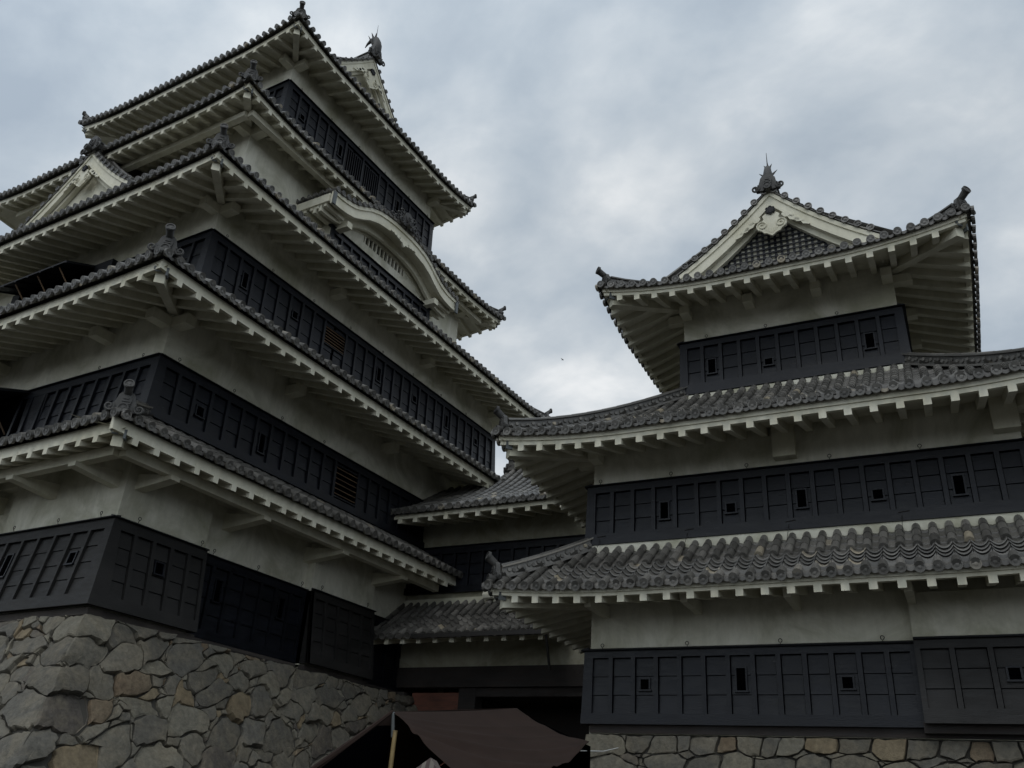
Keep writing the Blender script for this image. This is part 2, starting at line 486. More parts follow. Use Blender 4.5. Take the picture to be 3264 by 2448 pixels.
def ornament(mb, c, out, sc=1.0, horn=True, low=True, horn_el=38):
    """ridge-end ornament: shield with scroll feet, a raised round tile horn, and a round tile below"""
    c = np.array(c, float); out = np.array(out, float); out[2] = 0; out /= np.linalg.norm(out)
    sd_ = V3(-out[1], out[0], 0)
    f = lambda a, b, d: c + sd_ * a * sc + V3(0, 0, b * sc) + out * d * sc
    ol = []
    for i in range(13):
        t = math.pi * i / 12
        ol.append((.15 * math.cos(t), .26 + .13 * math.sin(t)))
    ol = [(.24, .0), (.27, .08), (.19, .13)] + ol + [(-.19, .13), (-.27, .08), (-.24, .0), (-.1, -.02), (0, .04), (.1, -.02)]
    mb.prism(ol, f, -.03, .06)
    inner = [(.10 * math.cos(math.pi * i / 8), .22 + .09 * math.sin(math.pi * i / 8)) for i in range(9)] + [(-.08, .1), (.08, .1)]
    mb.prism(inner, f, .06, .085)
    for k in range(3):
        mb.box(-.085 + .02 * k, .085 - .02 * k, .085, .10, .13 + .05 * k, .15 + .05 * k, lambda a, d, b: f(a, b, d))
    for s_ in (-1, 1):
        pth = []
        for i in range(15):
            t = i / 14 * 2.6 * math.pi
            rr = .095 * (1 - .72 * i / 14)
            pth.append(f(s_ * (.25 + rr * math.cos(t + 2.2)), .065 + rr * math.sin(t + 2.2), .06))
        mb.tube(pth, .022 * sc, 6)
    if horn:
        el = math.radians(horn_el)
        d = out * math.cos(el) + V3(0, 0, math.sin(el))
        a = f(0, .31, -.02); b = a + d * .30
        mb.cyl(a, b, .075, .088, 12)
        mb.disc(b + d * .02, d * .5 + out * .8, .104, .06, 14)
    if low:
        mb.disc(f(0, .03, .17), out, .108, .2, 14)

def hip_stack(mb, path, side, w=.10, h=.30, relief=True, topr=.075):
    """ridge: stacked flat courses, relief band, round cap tiles, along a path"""
    side = np.array(side, float)
    for (ww, z0, z1) in ((w + .05, 0, .05), (w, .05, h - .05), (w + .045, h - .05, h - .012)):
        mb.ribbon([p - side * ww + V3(0, 0, z0) for p in path], [p + side * ww + V3(0, 0, z0) for p in path],
                  [p + side * ww + V3(0, 0, z1) for p in path], [p - side * ww + V3(0, 0, z1) for p in path])
    # round cap tiles
    dist = 0
    for i in range(len(path) - 1):
        a, b = path[i], path[i + 1]
        n = 7; pts = []
        for (p, rr) in ((a, topr), (b, topr - .006)):
            for k in range(n):
                t = math.pi * k / (n - 1)
                pts.append(p + side * rr * math.cos(t) + V3(0, 0, h - .015 + rr * math.sin(t)))
        mb.add(pts, [(k, k + 1, n + k + 1, n + k) for k in range(n - 1)])
    if relief:
        for i in range(len(path) - 1):
            a, b = path[i], path[i + 1]
            ln = np.linalg.norm(b - a); m = max(1, int(ln / .11))
            for j in range(m):
                c = a + (b - a) * (j + .5) / m
                for s_ in (-1, 1):
                    q0 = c + side * s_ * w + V3(0, 0, h * .5 + (.018 if j % 2 else -.018))
                    mb.cyl(q0, q0 + side * s_ * .03, .052, .04, 7)

def roof(root, rect, wall, zc, dzr, a, b, lift, tiles=(0, 1), ymax=None, fascia_sides=(0, 1, 2, 3), raft_sides=(0, 1),
         pitch=.30, rp=.53, ks=.35, hips=(1,), hipmax=None, scal=None, orn=1.12, brackets=(), beam_out=None, lab=None, relief=True, inner_sides=None,
         raft_off=.25, xlim=None, horn_el=38, slab=True, hipbeams=None, twoband=False):
    """zc: height of the round end tiles at mid eave; dzr: from there down to the rafter undersides"""
    ov = wall[0] - rect[0] if rect[0] < wall[0] else .0
    ov = max(ov, wall[1] - rect[1])
    def lft(x, Ln, y):
        if lift == 0: return 0.0
        e = min(x, Ln - x)
        return lift * max(0, 1 - e / 3.2) ** 2 * max(0.0, 1 - y / 3.0)
    def zt(x, y, Ln): return zc - .10 + lft(x, Ln, y) + a * y + b * y * y
    T = MB(); FA = MB(); SO = MB()
    rp_objs = []
    ymaxs = {}
    for k in range(4):
        f, Ln, t, n = SIDE(rect, k)
        xl = (xlim or {}).get(k, (0, Ln))
        ymf = (lambda x, k=k, Ln=Ln: ymax(k, x, Ln))
        if k in tiles:
            m = int(round((Ln - .18) / pitch)); st = (Ln - .18) / m
            rows = [.09 + st * i for i in range(m + 1) if xl[0] <= .09 + st * i <= xl[1]]
            pt = lambda x, y, f=f, Ln=Ln: f(x, y, zt(x, y, Ln))
            tile_field(T, pt, rows, ymf, scal=(scal or {}).get(k))
            # under-tile slab, so nothing shows through
            pts_t = []; xs = np.linspace(xl[0], xl[1], max(2, int((xl[1] - xl[0]) / .3)))
            for i in range(len(xs) - 1):
                ys0 = np.linspace(.05, max(.06, ymf(xs[i])), 4); ys1 = np.linspace(.05, max(.06, ymf(xs[i + 1])), 4)
                for j in range(3):
                    q = [f(xs[i], ys0[j], 0), f(xs[i + 1], ys1[j], 0), f(xs[i + 1], ys1[j + 1], 0), f(xs[i], ys0[j + 1], 0)]
                    for p, (xx, yy) in zip(q, ((xs[i], ys0[j]), (xs[i + 1], ys1[j]), (xs[i + 1], ys1[j + 1]), (xs[i], ys0[j + 1]))):
                        p[2] = zt(xx, yy, Ln) - .035
                    T.add(q, [(0, 1, 2, 3)])
        elif slab:
            xs = np.linspace(xl[0], xl[1], max(2, int((xl[1] - xl[0]) / .6)))
            for i in range(len(xs) - 1):
                ys0 = np.linspace(0, max(.02, ymf(xs[i])), 4); ys1 = np.linspace(0, max(.02, ymf(xs[i + 1])), 4)
                for j in range(3):
                    q = []
                    for (xx, yy) in ((xs[i], ys0[j]), (xs[i + 1], ys1[j]), (xs[i + 1], ys1[j + 1]), (xs[i], ys0[j + 1])):
                        q.append(f(xx, yy, zt(xx, yy, Ln) + .02))
                    T.add(q, [(0, 1, 2, 3)])
        if k in fascia_sides:
            zb = zc - dzr
            full = (k not in (xlim or {}))
            nseg = max(3, int(Ln / .5)); ts = np.linspace(0, 1, nseg + 1)
            def X(t_, y):
                if full: return y + t_ * (Ln - 2 * y)
                return xl[0] + t_ * (xl[1] - xl[0])
            def line(y, z): return [f(X(t_, y), y, z + lft(X(t_, y), Ln, 0)) for t_ in ts]
            mid = zb + .13 + (zc - .12 - zb - .13) * .42
            if twoband:
                FA.ribbon(line(.09, mid), line(.22, mid), line(.22, zc - .125), line(.09, zc - .125))
                FA.ribbon(line(.122, zb + .13), line(.22, zb + .13), line(.22, mid - .003), line(.122, mid - .003))
            else:
                FA.ribbon(line(.118, zb + .13), line(.22, zb + .13), line(.22, zc - .14), line(.15, zc - .14))
            # soffit
            nx = max(3, int(Ln / .5)); xs = np.linspace(xl[0], xl[1], nx + 1)
            yo = ov + .05
            for i in range(nx):
                q = []
                for xx, far in ((xs[i], 0), (xs[i + 1], 0), (xs[i + 1], 1), (xs[i], 1)):
                    lim = min(yo, xx, Ln - xx) if full else yo
                    yy = .2 if not far else max(.2, lim)
                    q.append(f(xx, yy, zb + .185 + lft(xx, Ln, yy) + ks * (yy - .12)))
                SO.add(q, [(0, 1, 2, 3)])
        if k in raft_sides:
            m = int(round((xl[1] - xl[0]) / rp)); zb = zc - dzr
            for i in range(m + 1):
                xx = xl[0] + raft_off + i * rp
                if xx > xl[1] - .12: break
                lim = min(ov, xx - .12, Ln - xx - .12) if full_side(k, xlim) else ov
                if lim < .3: continue
                hw = .07; cor = []
                for zz in (0, .20):
                    for (dx, yy) in ((-hw, .118), (hw, .118), (hw, lim), (-hw, lim)):
                        cor.append(f(xx + dx, yy, zb + zz + lft(xx, Ln, yy) + ks * (yy - .12)))
                c0 = to_world(root, np.mean(cor, axis=0)); px, py, dz = pix(c0)
                ln = np.linalg.norm(cor[0] - cor[3])
                vis = (ln / dz) if (-60 < px < 3324 and -60 < py < 2500 and dz > 0) else 0
                RAFT.setdefault(root.name, []).append([vis, cor, None])
                rp_objs.append(RAFT[root.name][-1])
    ro = T.build('roof', TILE, root, label=lab)
    fo = FA.build('fascia', TRIM, ro)
    if SO.v: SO.build('soffit', TRIM, ro)
    for r_ in rp_objs: r_[2] = ro
    # hip beams and hip ridges
    for k in (hips if hipbeams is None else hipbeams):
        f, Ln, t, n = SIDE(rect, k)
        dg = (t + n) / math.sqrt(2); sdv = (t - n) / math.sqrt(2)
        zb = zc - dzr
        B = MB(); p0 = f(.27, .27, zb - .11 + lft(.2, Ln, .2)); p1 = f(ov + .1, ov + .1, zb - .11 + ks * ov + lft(ov, Ln, ov))
        q = []
        for zz in (0, .26):
            for (p, s_) in ((p0, -1), (p0, 1), (p1, 1), (p1, -1)):
                q.append(p + sdv * .105 * s_ + V3(0, 0, zz))
        B.hexa(q)
        B.build('hip_beam', TRIM, ro)
        Cc = MB(); pc = f(.22, .22, zb + .155 + lft(.2, Ln, .2))
        g = lambda a_, d_, b_: pc + sdv * a_ + dg * d_ + V3(0, 0, b_)
        Cc.box(-.15, .15, -.03, .2, 0, .07, g)
        Cc.box(-.12, -.0, -.035, .0, -.05, .0, g); Cc.box(.105, .15, -.035, .12, -.12, .0, g)
        Cc.build('beam_cap', COPPER, ro)
    for k in hips:
        f, Ln, t, n = SIDE(rect, k)
        dg = (t + n) / math.sqrt(2); sdv = (t - n) / math.sqrt(2)
        hm = hipmax if hipmax else max(rect[2] - rect[0], 1)
        pth = [f(s_, s_, zt(s_, s_, Ln) + .02) for s_ in np.linspace(.22, hm, max(3, int(hm / .26)))]
        H = MB(); hip_stack(H, pth, sdv, relief=relief)
        H.build('hip_ridge', TILE, ro)
        O = MB(); ornament(O, f(.16, .16, zt(.16, .16, Ln) + .02), -dg, orn, horn_el=horn_el)
        oo = O.build('ridge_end_ornament', ORNM, ro); smooth_by_angle(oo, 40)
    return ro, zt
def full_side(k, xlim): return k not in (xlim or {})

def walls(root, rect, z0, z1, m=None, thick=.3, label=None):
    W = MB()
    W.box(rect[0], rect[2], rect[1], rect[3], z0, z1)
    return W.build('wall', m or PLASTER, root, label=label)

def panel(root, rect, k, z0, z1, wins=(), sp=.52, flare=.10, off=.09, x0=0.0, x1=None, mt=None, hb=None, mitre=(1, 1), top=.20, bot=.20, phase=None, cap=True, lab=None):
    """black board cladding on one face: lapped boards between battens, rails, drip cap, loopholes"""
    f, Ln, t, n = SIDE(rect, k)
    x1 = Ln if x1 is None else x1
    mt = mt or LACQ
    H = z1 - z0
    def o_(z): return off + flare * (z1 - z) / H
    def g(x, d, z):   # d outward from the cladding surface
        D = o_(z) + d
        xx = x
        # mitre: stretch the ends with the outward offset
        if mitre[0] and x <= x0 + .001: xx = x0 - D
        if mitre[1] and x >= x1 - .001: xx = x1 + D
        return f(xx, -D, z)
    P = MB(); Rr = MB()
    nb = max(1, int(round((x1 - x0) / sp))); st = (x1 - x0) / nb
    nrow = hb or max(2, int(round((H - top - bot) / .42)))
    zs = np.linspace(z0 + bot, z1 - top, nrow + 1)
    BK = MB(); BK.box(x0, x1, -.09, -.04, z0 + .01, z1 - .01, g)
    def snap(q):
        if q[2] < .4: xc_ = x0 + st * (math.floor((q[0] - x0) / st) + .5)
        else: xc_ = x0 + st * round((q[0] - x0) / st)
        w_ = q[2] if q[2] < .4 else 2 * st - .09
        return (xc_, q[1], w_) + tuple(q[3:])
    wins = [snap(q) for q in wins]
    for i in range(nb):
        xa, xb = x0 + st * i, x0 + st * (i + 1)
        ww = [q for q in wins if q[0] - q[2] / 2 < xb - .03 and q[0] + q[2] / 2 > xa + .03]
        for j in range(nrow):
            za, zb_ = zs[j], zs[j + 1]
            lo, hi = .0 + rnd.uniform(-.003, .003), -.022
            def board(a_, b_, c_, d_):
                if a_ <= xa + .001: a_ = xa + .058
                if b_ >= xb - .001: b_ = xb - .058
                if d_ >= zb_ - .001: d_ = zb_ - .013
                if b_ - a_ < .01: return
                p = []
                for (xx, zz) in ((a_, c_), (b_, c_), (b_, d_), (a_, d_)):
                    fr = (zz - za) / (zb_ - za)
                    p.append((xx, zz, lo + (hi - lo) * fr))
                q = [g(xx, dd, zz) for xx, zz, dd in p]
                q2 = [g(xx, dd - .03, zz) for xx, zz, dd in p]
                P.hexa([q2[0], q2[1], q[1], q[0], q2[3], q2[2], q[2], q[3]])
            if not ww:
                board(xa, xb, za, zb_)
            else:
                wx, wz, w_, h_ = ww[0][:4]
                wa, wb, wc, wd = wx - w_ / 2, wx + w_ / 2, wz - h_ / 2, wz + h_ / 2
                if wd <= za or wc >= zb_:
                    board(xa, xb, za, zb_)
                else:
                    wa = max(wa, xa); wb = min(wb, xb)
                    if wa > xa + .08: board(xa, wa, za, zb_)
                    if wb < xb - .08: board(wb, xb, za, zb_)
                    if wc > za: board(max(wa, xa), min(wb, xb), za, wc)
                    if wd < zb_: board(max(wa, xa), min(wb, xb), wd, zb_)
    hw = .045
    for i in range(nb + 1):
        xc = x0 + st * i
        skip = any(abs(xc - q[0]) < q[2] / 2 - .02 for q in wins)
        a_, b_ = xc - hw, xc + hw
        if i == 0: a_, b_ = x0, x0 + .09
        if i == nb: a_, b_ = x1 - .09, x1
        if not skip:
            Rr.box(a_, b_, -.03, .05, z0 + bot - .02, z1 - top + .02, g)
    Rr.box(x0, x1, -.02, .052, z1 - top, z1, g)
    Rr.box(x0, x1, -.02, .055, z0, z0 + bot, g)
    po = P.build('board_panel', mt, root, label=lab)
    BK.build('backing', VOID, po)
    Rr.build('batten_frame', mt if mt is LACQD else LACQ, po)
    if cap:
        Cp = MB()
        a0 = x0 - (.14 if mitre[0] else 0); a1 = x1 + (.14 if mitre[1] else 0)
        Cp.hexa([f(a0, -(off + .12), z1 + .002), f(a1, -(off + .12), z1 + .002), f(a1, -.0, z1 + .002), f(a0, -.0, z1 + .002),
                 f(a0, -(off + .11), z1 + .03), f(a1, -(off + .11), z1 + .03), f(a1, .0, z1 + .075), f(a0, .0, z1 + .075)])
        Cp.build('drip_cap', RAILM, po)
    for q in wins:
        wx, wz, w_, h_ = q[:4]; kind = q[4] if len(q) > 4 else 'hole'
        Wm = MB(); Vm = MB()
        fr = .032
        wa, wb, wc, wd = wx - w_ / 2, wx + w_ / 2, wz - h_ / 2, wz + h_ / 2
        # mitre-free mapping for the frame
        gg = lambda x, d, z: f(x, -(o_(z) + d), z)
        Wm.box(wa - fr, wa, -.03, .022, wc - fr, wd + fr, gg); Wm.box(wb, wb + fr, -.03, .022, wc - fr, wd + fr, gg)
        Wm.box(wa, wb, -.03, .022, wd, wd + fr, gg); Wm.box(wa - fr * 1.6, wb + fr * 1.6, -.03, .045, wc - fr, wc, gg)
        Vm.add([gg(wa, -.033, wc), gg(wb, -.033, wc), gg(wb, -.033, wd), gg(wa, -.033, wd)], [(0, 1, 2, 3)])
        wo = Wm.build('loophole' if kind == 'hole' else 'window', LACQ, po)
        bars = MB()
        if kind == 'hole':
            if h_ > .35:
                for c in (.3, .7): bars.box(wa + w_ * c - .008, wa + w_ * c + .008, -.02, -.005, wc, wd, gg)
                bars.box(wa, wb, -.025, -.01, wz + .09, wz + .12, gg)
            else:
                bars.box(wa, wb, -.025, -.01, wz - .01, wz + .015, gg); bars.box(wx - .01, wx + .01, -.02, -.006, wc, wd, gg)
        elif kind == 'brown':
            nbv = 6
            for c in range(nbv): bars.box(wa, wb, .0, .03, wc + h_ * (c + .5) / nbv - .009, wc + h_ * (c + .5) / nbv + .009, gg)
        else:
            nbv = max(4, int(w_ / .12))
            for c in range(nbv): bars.box(wa + w_ * (c + .5) / nbv - .02, wa + w_ * (c + .5) / nbv + .02, -.02, .02, wc, wd, gg)
        # bars and the dark recess belong to the window
        base = Wm
        bo = bars.build('window_bars', (VOID if kind == 'hole' else RAILM) if kind != 'brown' else BROWNW, po)
        Vm.build('window_recess', VOID, po)
    return po

def hooks(root, rect, k, z, xs, off=.14, ring=True):
    f, Ln, t, n = SIDE(rect, k)
    for x in xs:
        Hh = MB()
        c = f(x, -off, z + .09)
        Hh.tube([f(x, -off + .02, z), f(x, -off, z + .05)], .008, 5)
        pth = [c + t * .035 * math.cos(a_) + V3(0, 0, .035 * math.sin(a_)) for a_ in np.linspace(-1.5, 4.4, 10)]
        Hh.tube(pth, .008, 5)
        Hh.build('iron_hook', IRON, root)

def bracket_box(root, f, x, y0, y1, z0, z1, w=.3, parent=None, name='bracket'):
    B = MB()
    B.box(x - w / 2, x + w / 2, y0, y1, z0, z1, lambda a_, b_, c_: f(a_, b_, c_))
    return B.build(name, TRIM, parent or root)

def gable(root, ro, f, xc, yb, hw, zprof, infill, t, n, qstep=.30, over=.30, bw=.34, rows=True, z_base=None, emblem=1.0, tile_len=None, plaster_in=False, end_q=1.0):
    """f(x,y,z) side mapping; bargeboard plane at y=yb; zprof(q) roof height at distance q from the ridge"""
    out = -n
    qs = np.linspace(0, hw * end_q, 15)
    for s_ in (-1, 1):
        B = MB()
        def ln(y, dz, shrink=0): return [f(xc + s_ * q, y, zprof(q) + dz) for q in qs]
        B.ribbon(ln(yb, -.02), ln(yb + .14, -.02), ln(yb + .14, -.16), ln(yb, -.16))
        B.ribbon(ln(yb + .035, -.162), ln(yb + .14, -.162), ln(yb + .14, -.04 - bw * .8), ln(yb + .035, -.04 - bw * .8))
        B.ribbon(ln(yb + .015, -.042 - bw * .8), ln(yb + .14, -.042 - bw * .8), ln(yb + .14, -.06 - bw), ln(yb + .015, -.06 - bw))
        B.ribbon(ln(yb + .16, -.03 - bw), ln(yb + .3, -.03 - bw), ln(yb + .3, -.24 - bw), ln(yb + .16, -.24 - bw))
        B.build('bargeboard', TRIM, ro)
    # soffit of the verge and rake tiles
    Rk = MB()
    for s_ in (-1, 1):
        q = .12
        while q < hw * end_q:
            z = zprof(q); zz2 = zprof(q + .1)
            c = f(xc + s_ * q, yb - .06, z + .085)
            Rk.cyl(f(xc + s_ * q, yb + .45, z + .085), c, .08, .08, 9, cap=False)
            Rk.disc(c, out, .093, .05, 12)
            # tongue tile between
            q2 = q + qstep * .5
            if q2 < hw * end_q:
                zz = zprof(q2)
                Rk.box(-.12, .12, -.03, .4, -.015, .02, lambda a_, b_, c_: f(xc + s_ * (q2 + a_), yb + b_, zprof(abs(q2 + a_)) + c_ + .02))
            q += qstep
        # descending ridge next to the rake
        pth = [f(xc + s_ * q_, yb + .52, zprof(q_) + .03) for q_ in np.linspace(.1, hw * end_q - .05, 14)]
        hip_stack(Rk, pth, n, w=.08, h=.22, relief=False, topr=.07)
    Rk.build('rake_tiles', TILE, ro)
    # infill
    yi = yb + .32
    G = MB()
    zb = z_base if z_base is not None else zprof(hw) - .2
    ol = [(xc - q, zprof(q) - .1) for q in qs[::-1]] + [(xc + q, zprof(q) - .1) for q in qs[1:]]
    ol = [(a_, b_) for a_, b_ in ol if b_ > zb] + [(xc + hw, zb), (xc - hw, zb)]
    G.prism(ol, lambda a_, b_, d_: f(a_, yi + d_, b_), 0, .1)
    G.build('gable_wall', TRIM if infill == 'white' else PLASTER, ro)
    if infill == 'lattice':
        Lt = MB()
        st = .15; zr = zprof(0) - .35
        n_ = int(hw / st)
        for i in range(-n_, n_ + 1):
            x = xc + i * st; ztop = zprof(abs(x - xc)) - .12 - bw * .7
            if ztop > zb: Lt.box(x - .032, x + .032, yi - .035, yi - .004, zb, ztop, f)
        z = zb + .05; i = 0
        while z < zr:
            half = 0
            while half < hw and zprof(half) - .12 - bw * .7 > z: half += .05
            Lt.box(xc - half, xc + half, yi - .055, yi - .034, z, z + .045, f)
            z += .14; i += 1
        Lt.box(xc - hw * .92, xc + hw * .92, yi - .14, yi - .086, zb - .02, zb + .16, f)
        Lt.build('lattice', RAILM, ro)
    # hanging gable ornament and black rosette
    e = emblem
    zt_ = zprof(0) - bw - .42 * e
    K_ = MB()
    yk = yb - .02
    g2 = lambda a_, b_, d_: f(xc + a_ * e, yk + d_, zt_ + b_ * e)
    ol = []
    for (a_, b_) in [(0, -.50), (.10, -.42), (.17, -.40), (.22, -.33), (.31, -.30), (.33, -.20), (.29, -.12), (.20, -.09), (.16, -.02), (.19, .06), (.12, .12), (0, .16)]:
        ol.append((a_, b_))
    ol = ol + [(-a_, b_) for a_, b_ in ol[-2:0:-1]]
    K_.prism(ol, g2, -.02, .04)
    for s_ in (-1, 1):
        pth = []
        for i in range(18):
            t_ = i / 17 * 3.0 * math.pi; rr = .13 * (1 - .75 * i / 17)
            pth.append(g2(s_ * (.20 + rr * math.cos(t_ - 1.0)), -.20 + rr * math.sin(t_ - 1.0), -.03))
        K_.tube(pth, .018 * e, 6)
        for (cx_, cz_, r_, rot) in ((.36, -.02, .10, -.5), (.48, -.14, .10, -.7), (.60, -.22, .085, -.5), (.72, -.33, .07, -.6)):
            lf = []
            for i in range(10):
                t_ = 2 * math.pi * i / 10
                lx, lz = r_ * 1.5 * math.cos(t_), r_ * .6 * math.sin(t_) * (1 + .3 * math.cos(3 * t_))
                lf.append((s_ * (cx_ + lx * math.cos(rot) - lz * math.sin(rot)), cz_ + lx * math.sin(rot) + lz * math.cos(rot)))
            K_.prism(lf, g2, -.01, .03)
        for i in range(4):
            K_.box(s_ * .02 - .012 + s_ * i * .035, s_ * .02 + .012 + s_ * i * .035, -.028, -.02, -.42 + i * .03, -.30 + i * .02, lambda a_, d_, b_: g2(a_, b_, d_))
    K_.build('gable_pendant', TRIM, ro)
    Rz = MB()
    hexo = [(.085 * math.cos(i * math.pi / 3 + .5), .18 + .085 * math.sin(i * math.pi / 3 + .5)) for i in range(6)]
    Rz.prism(hexo, g2, -.07, .02)
    for i in range(6):
        a_ = i * math.pi / 3 + .5
        Rz.disc(g2(.07 * math.cos(a_), .18 + .07 * math.sin(a_), -.07), out, .045 * e, .04, 8)
    Rz.build('rosette', RAILM, ro)

def ridge(root, ro, f, xc, y0, y1, z, n, t, orn=1.3):
    H = MB()
    m = max(2, int(abs(y1 - y0) / .28))
    pth = [f(xc, y, z) for y in np.linspace(y0, y1, m)]
    hip_stack(H, pth, t, w=.14, h=.50, relief=True, topr=.10)
    H.build('main_ridge', TILE, ro)
    O = MB(); ornament(O, f(xc, y0 - .05, z + .02), -n, orn, horn=False, low=True)
    oo = O.build('ridge_end_ornament', ORNM, ro); smooth_by_angle(oo, 40)

def fish(ro, base, out, up=1.0):
    """roof-ridge fish standing on its head, tail curling back over the ridge, lightning rod beside it"""
    out = np.array(out, float); out /= np.linalg.norm(out)
    b = np.array(base, float); sdv = V3(-out[1], out[0], 0)
    P = lambda a_, z_, s_=0: b + out * a_ * up + V3(0, 0, z_ * up) + sdv * s_ * up
    F1 = MB()
    path = [(.0, -.15), (.10, .06), (.15, .28), (.12, .50), (.04, .68), (-.10, .77), (-.26, .76), (-.40, .67), (-.50, .52)]
    rad = [.22, .24, .19, .15, .135, .11, .075, .045, .015]
    F1.tube([P(*q) for q in path], [r * up for r in rad], 12)
    # dorsal spines along the outer back
    for i in range(1, 7):
        a_, z_ = path[i]; a2, z2 = path[i + 1]
        dx, dz = a2 - a_, z2 - z_; ln = math.hypot(dx, dz); nx, nz = dz / ln, -dx / ln
        q0 = P(a_ - nx * rad[i] * .7, z_ - nz * rad[i] * .7); q1 = P(a_ - nx * (rad[i] + .10) + dx * .3, z_ + nz * (rad[i] + .11) + dz * .3)
        F1.cyl(q0, q1, .045 * up, .006 * up, 6)
    # tail fins fanned out
    for (a_, z_, s_) in ((-.02, 1.12, .0), (-.12, 1.02, .16), (-.12, 1.02, -.16), (-.20, .96, 0)):
        F1.cyl(P(-.06, .74, s_ * .3), P(a_, z_, s_), .06 * up, .008 * up, 6)
    # side fins and jaw
    for s_ in (-1, 1):
        F1.cyl(P(.05, .30, s_ * .15), P(-.06, .60, s_ * .36), .06 * up, .008 * up, 6)
        F1.cyl(P(.12, .02, s_ * .1), P(.27, .10, s_ * .12), .05 * up, .02 * up, 6)
        F1.disc(P(.13, .14, s_ * .21), sdv * s_, .04 * up, .03, 8)
    o = F1.build('roof_fish', ORNM, ro); smooth_by_angle(o, 50)
    Rd = MB(); Rd.cyl(P(.02, .75), P(.0, 1.55), .018, .006, 6); Rd.build('lightning_rod', IRON, ro)

# ================================================================ MAIN KEEP
KX, KY = -16.1504, 10.9277
W_ = 17.1; DP = 18.3
keep = thing('castle_keep', 'tall black and white castle keep with five tiled eaves, standing on the sloping rubble base', 'castle keep', (KX - W_, KY, 0))
def KR(s0, v0, s1=None, v1=None):     # rect from setbacks
    s1 = s0 if s1 is None else s1; v1 = v0 if v1 is None else v1
    return (s1, v0, W_ - s0, DP - v1)
L1r = KR(0, 0); L3r = KR(1.6, 1.6); L4r = KR(2.9, 2.9); L5r = KR(3.81, 4.615)

def ym_ring(dmax):
    def f(k, x, Ln): return max(0.0, min(dmax, x, Ln - x))
    return f
# first storey: corner bay and second bay stand proud of the recessed wall on the right face
walls(keep, KR(.25, .25), 4.95, 9.3)
B1 = MB(); B1.box(W_ - 4.05, W_, 0, 2.42, 4.95, 8.15); B1.build('wall', PLASTER, keep, label='plastered corner bay of the first storey')
B2 = MB(); B2.box(W_ - 2.0, W_ - .003, 6.1, 8.67, 4.95, 8.15); B2.build('wall', PLASTER, keep, label='plastered second bay of the first storey')
walls(keep, (.0, .003, W_ - .003, DP), 8.15, 12.35)
walls(keep, L3r, 13.0, 17.2)
walls(keep, L4r, 17.6, 21.9)
walls(keep, L5r, 22.6, 27.3)
SM = (.17, .24); TL = (.17, .50)
bayA = (W_ - 4.05, 0, W_, 2.42)
panel(keep, bayA, 0, 5.03, 6.88, wins=[(4.05 - 1.05, 6.08, .2, .24), (4.05 - 3.45, 6.11, .2, .5)], sp=.575, flare=.24, off=.06, mt=LACQD, mitre=(0, 1), hb=4, top=.22, bot=.24, lab='flared black boards on the left face of the corner bay')
panel(keep, bayA, 1, 5.03, 6.88, wins=[(1.09, 6.14, .2, .24)], sp=.535, flare=.24, off=.06, mt=LACQD, mitre=(1, 0), hb=4, top=.22, bot=.24)
# closing cheek of the corner bay
Ck = MB(); Ck.add([(W_, 2.42, 6.88), (W_ + .11, 2.42, 6.88), (W_ + .355, 2.42, 5.03), (W_, 2.42, 5.03)], [(0, 1, 2, 3)]); Ck.build('bay_cheek', LACQD, keep)
rec = (0, 2.42, W_ - .25, 6.1)
panel(keep, rec, 1, 5.03, 6.88, wins=[(3.31 - 2.42, 6.17, .17, .5), (5.56 - 2.42, 6.24, .17, .5)], sp=.53, flare=.02, off=.05, mitre=(0, 0), hb=4)
bayB = (0, 6.1, W_, 8.67)
panel(keep, bayB, 1, 5.03, 6.88, sp=.52, flare=.24, off=.06, mt=LACQD, mitre=(0, 0), hb=4, top=.2, bot=.24)
for yy in (6.1, 8.67):
    Ck = MB(); Ck.add([(W_ - .3, yy, 6.88), (W_ + .11, yy, 6.88), (W_ + .355, yy, 5.03), (W_ - .3, yy, 5.03)], [(0, 1, 2, 3)]); Ck.build('bay_cheek', LACQD, keep)
rec2 = (0, 8.67, W_ - .25, 12.5)
panel(keep, rec2, 1, 5.0, 6.86, sp=.53, flare=.02, off=.05, mitre=(0, 0), hb=4)
leftrec = (0, .25, W_ - 4.05, 5)
panel(keep, leftrec, 0, 5.03, 6.88, sp=.55, flare=.02, off=.05, mitre=(0, 0), hb=4)
# sill timbers and undersides below the boards
SL = MB()
SL.box(W_ - 4.05, W_ + .2, -.2, .1, 4.86, 5.0); SL.box(W_ - .1, W_ + .2, .1, 2.5, 4.86, 5.0)
SL.box(W_ - .3, W_ - .12, 2.5, 6.1, 4.84, 5.02); SL.box(W_ - .3, W_ + .16, 6.1, 8.7, 4.86, 5.0); SL.box(W_ - .3, W_ - .12, 8.7, 12, 4.84, 5.0); SL.box(0, W_ - 4.05, .1, .3, 4.84, 5.02)
SL.build('sill_beam', SILLM, keep)
Fl = MB(); Fl.box(0, W_ - .1, .12, DP, 4.9, 4.95); Fl.build('floor_underside', BEAMM, keep)
# second storey
panel(keep, L1r, 1, 9.25, 10.73, wins=[(1.37, 9.91, .2, .24), (3.42, 9.92, .17, .5), (6.85, 9.98, .8, .9, 'brown')], sp=.515, flare=.08)
panel(keep, L1r, 0, 9.25, 10.73, x0=W_ - 5.0, sp=.52, flare=.08, mitre=(0, 1))
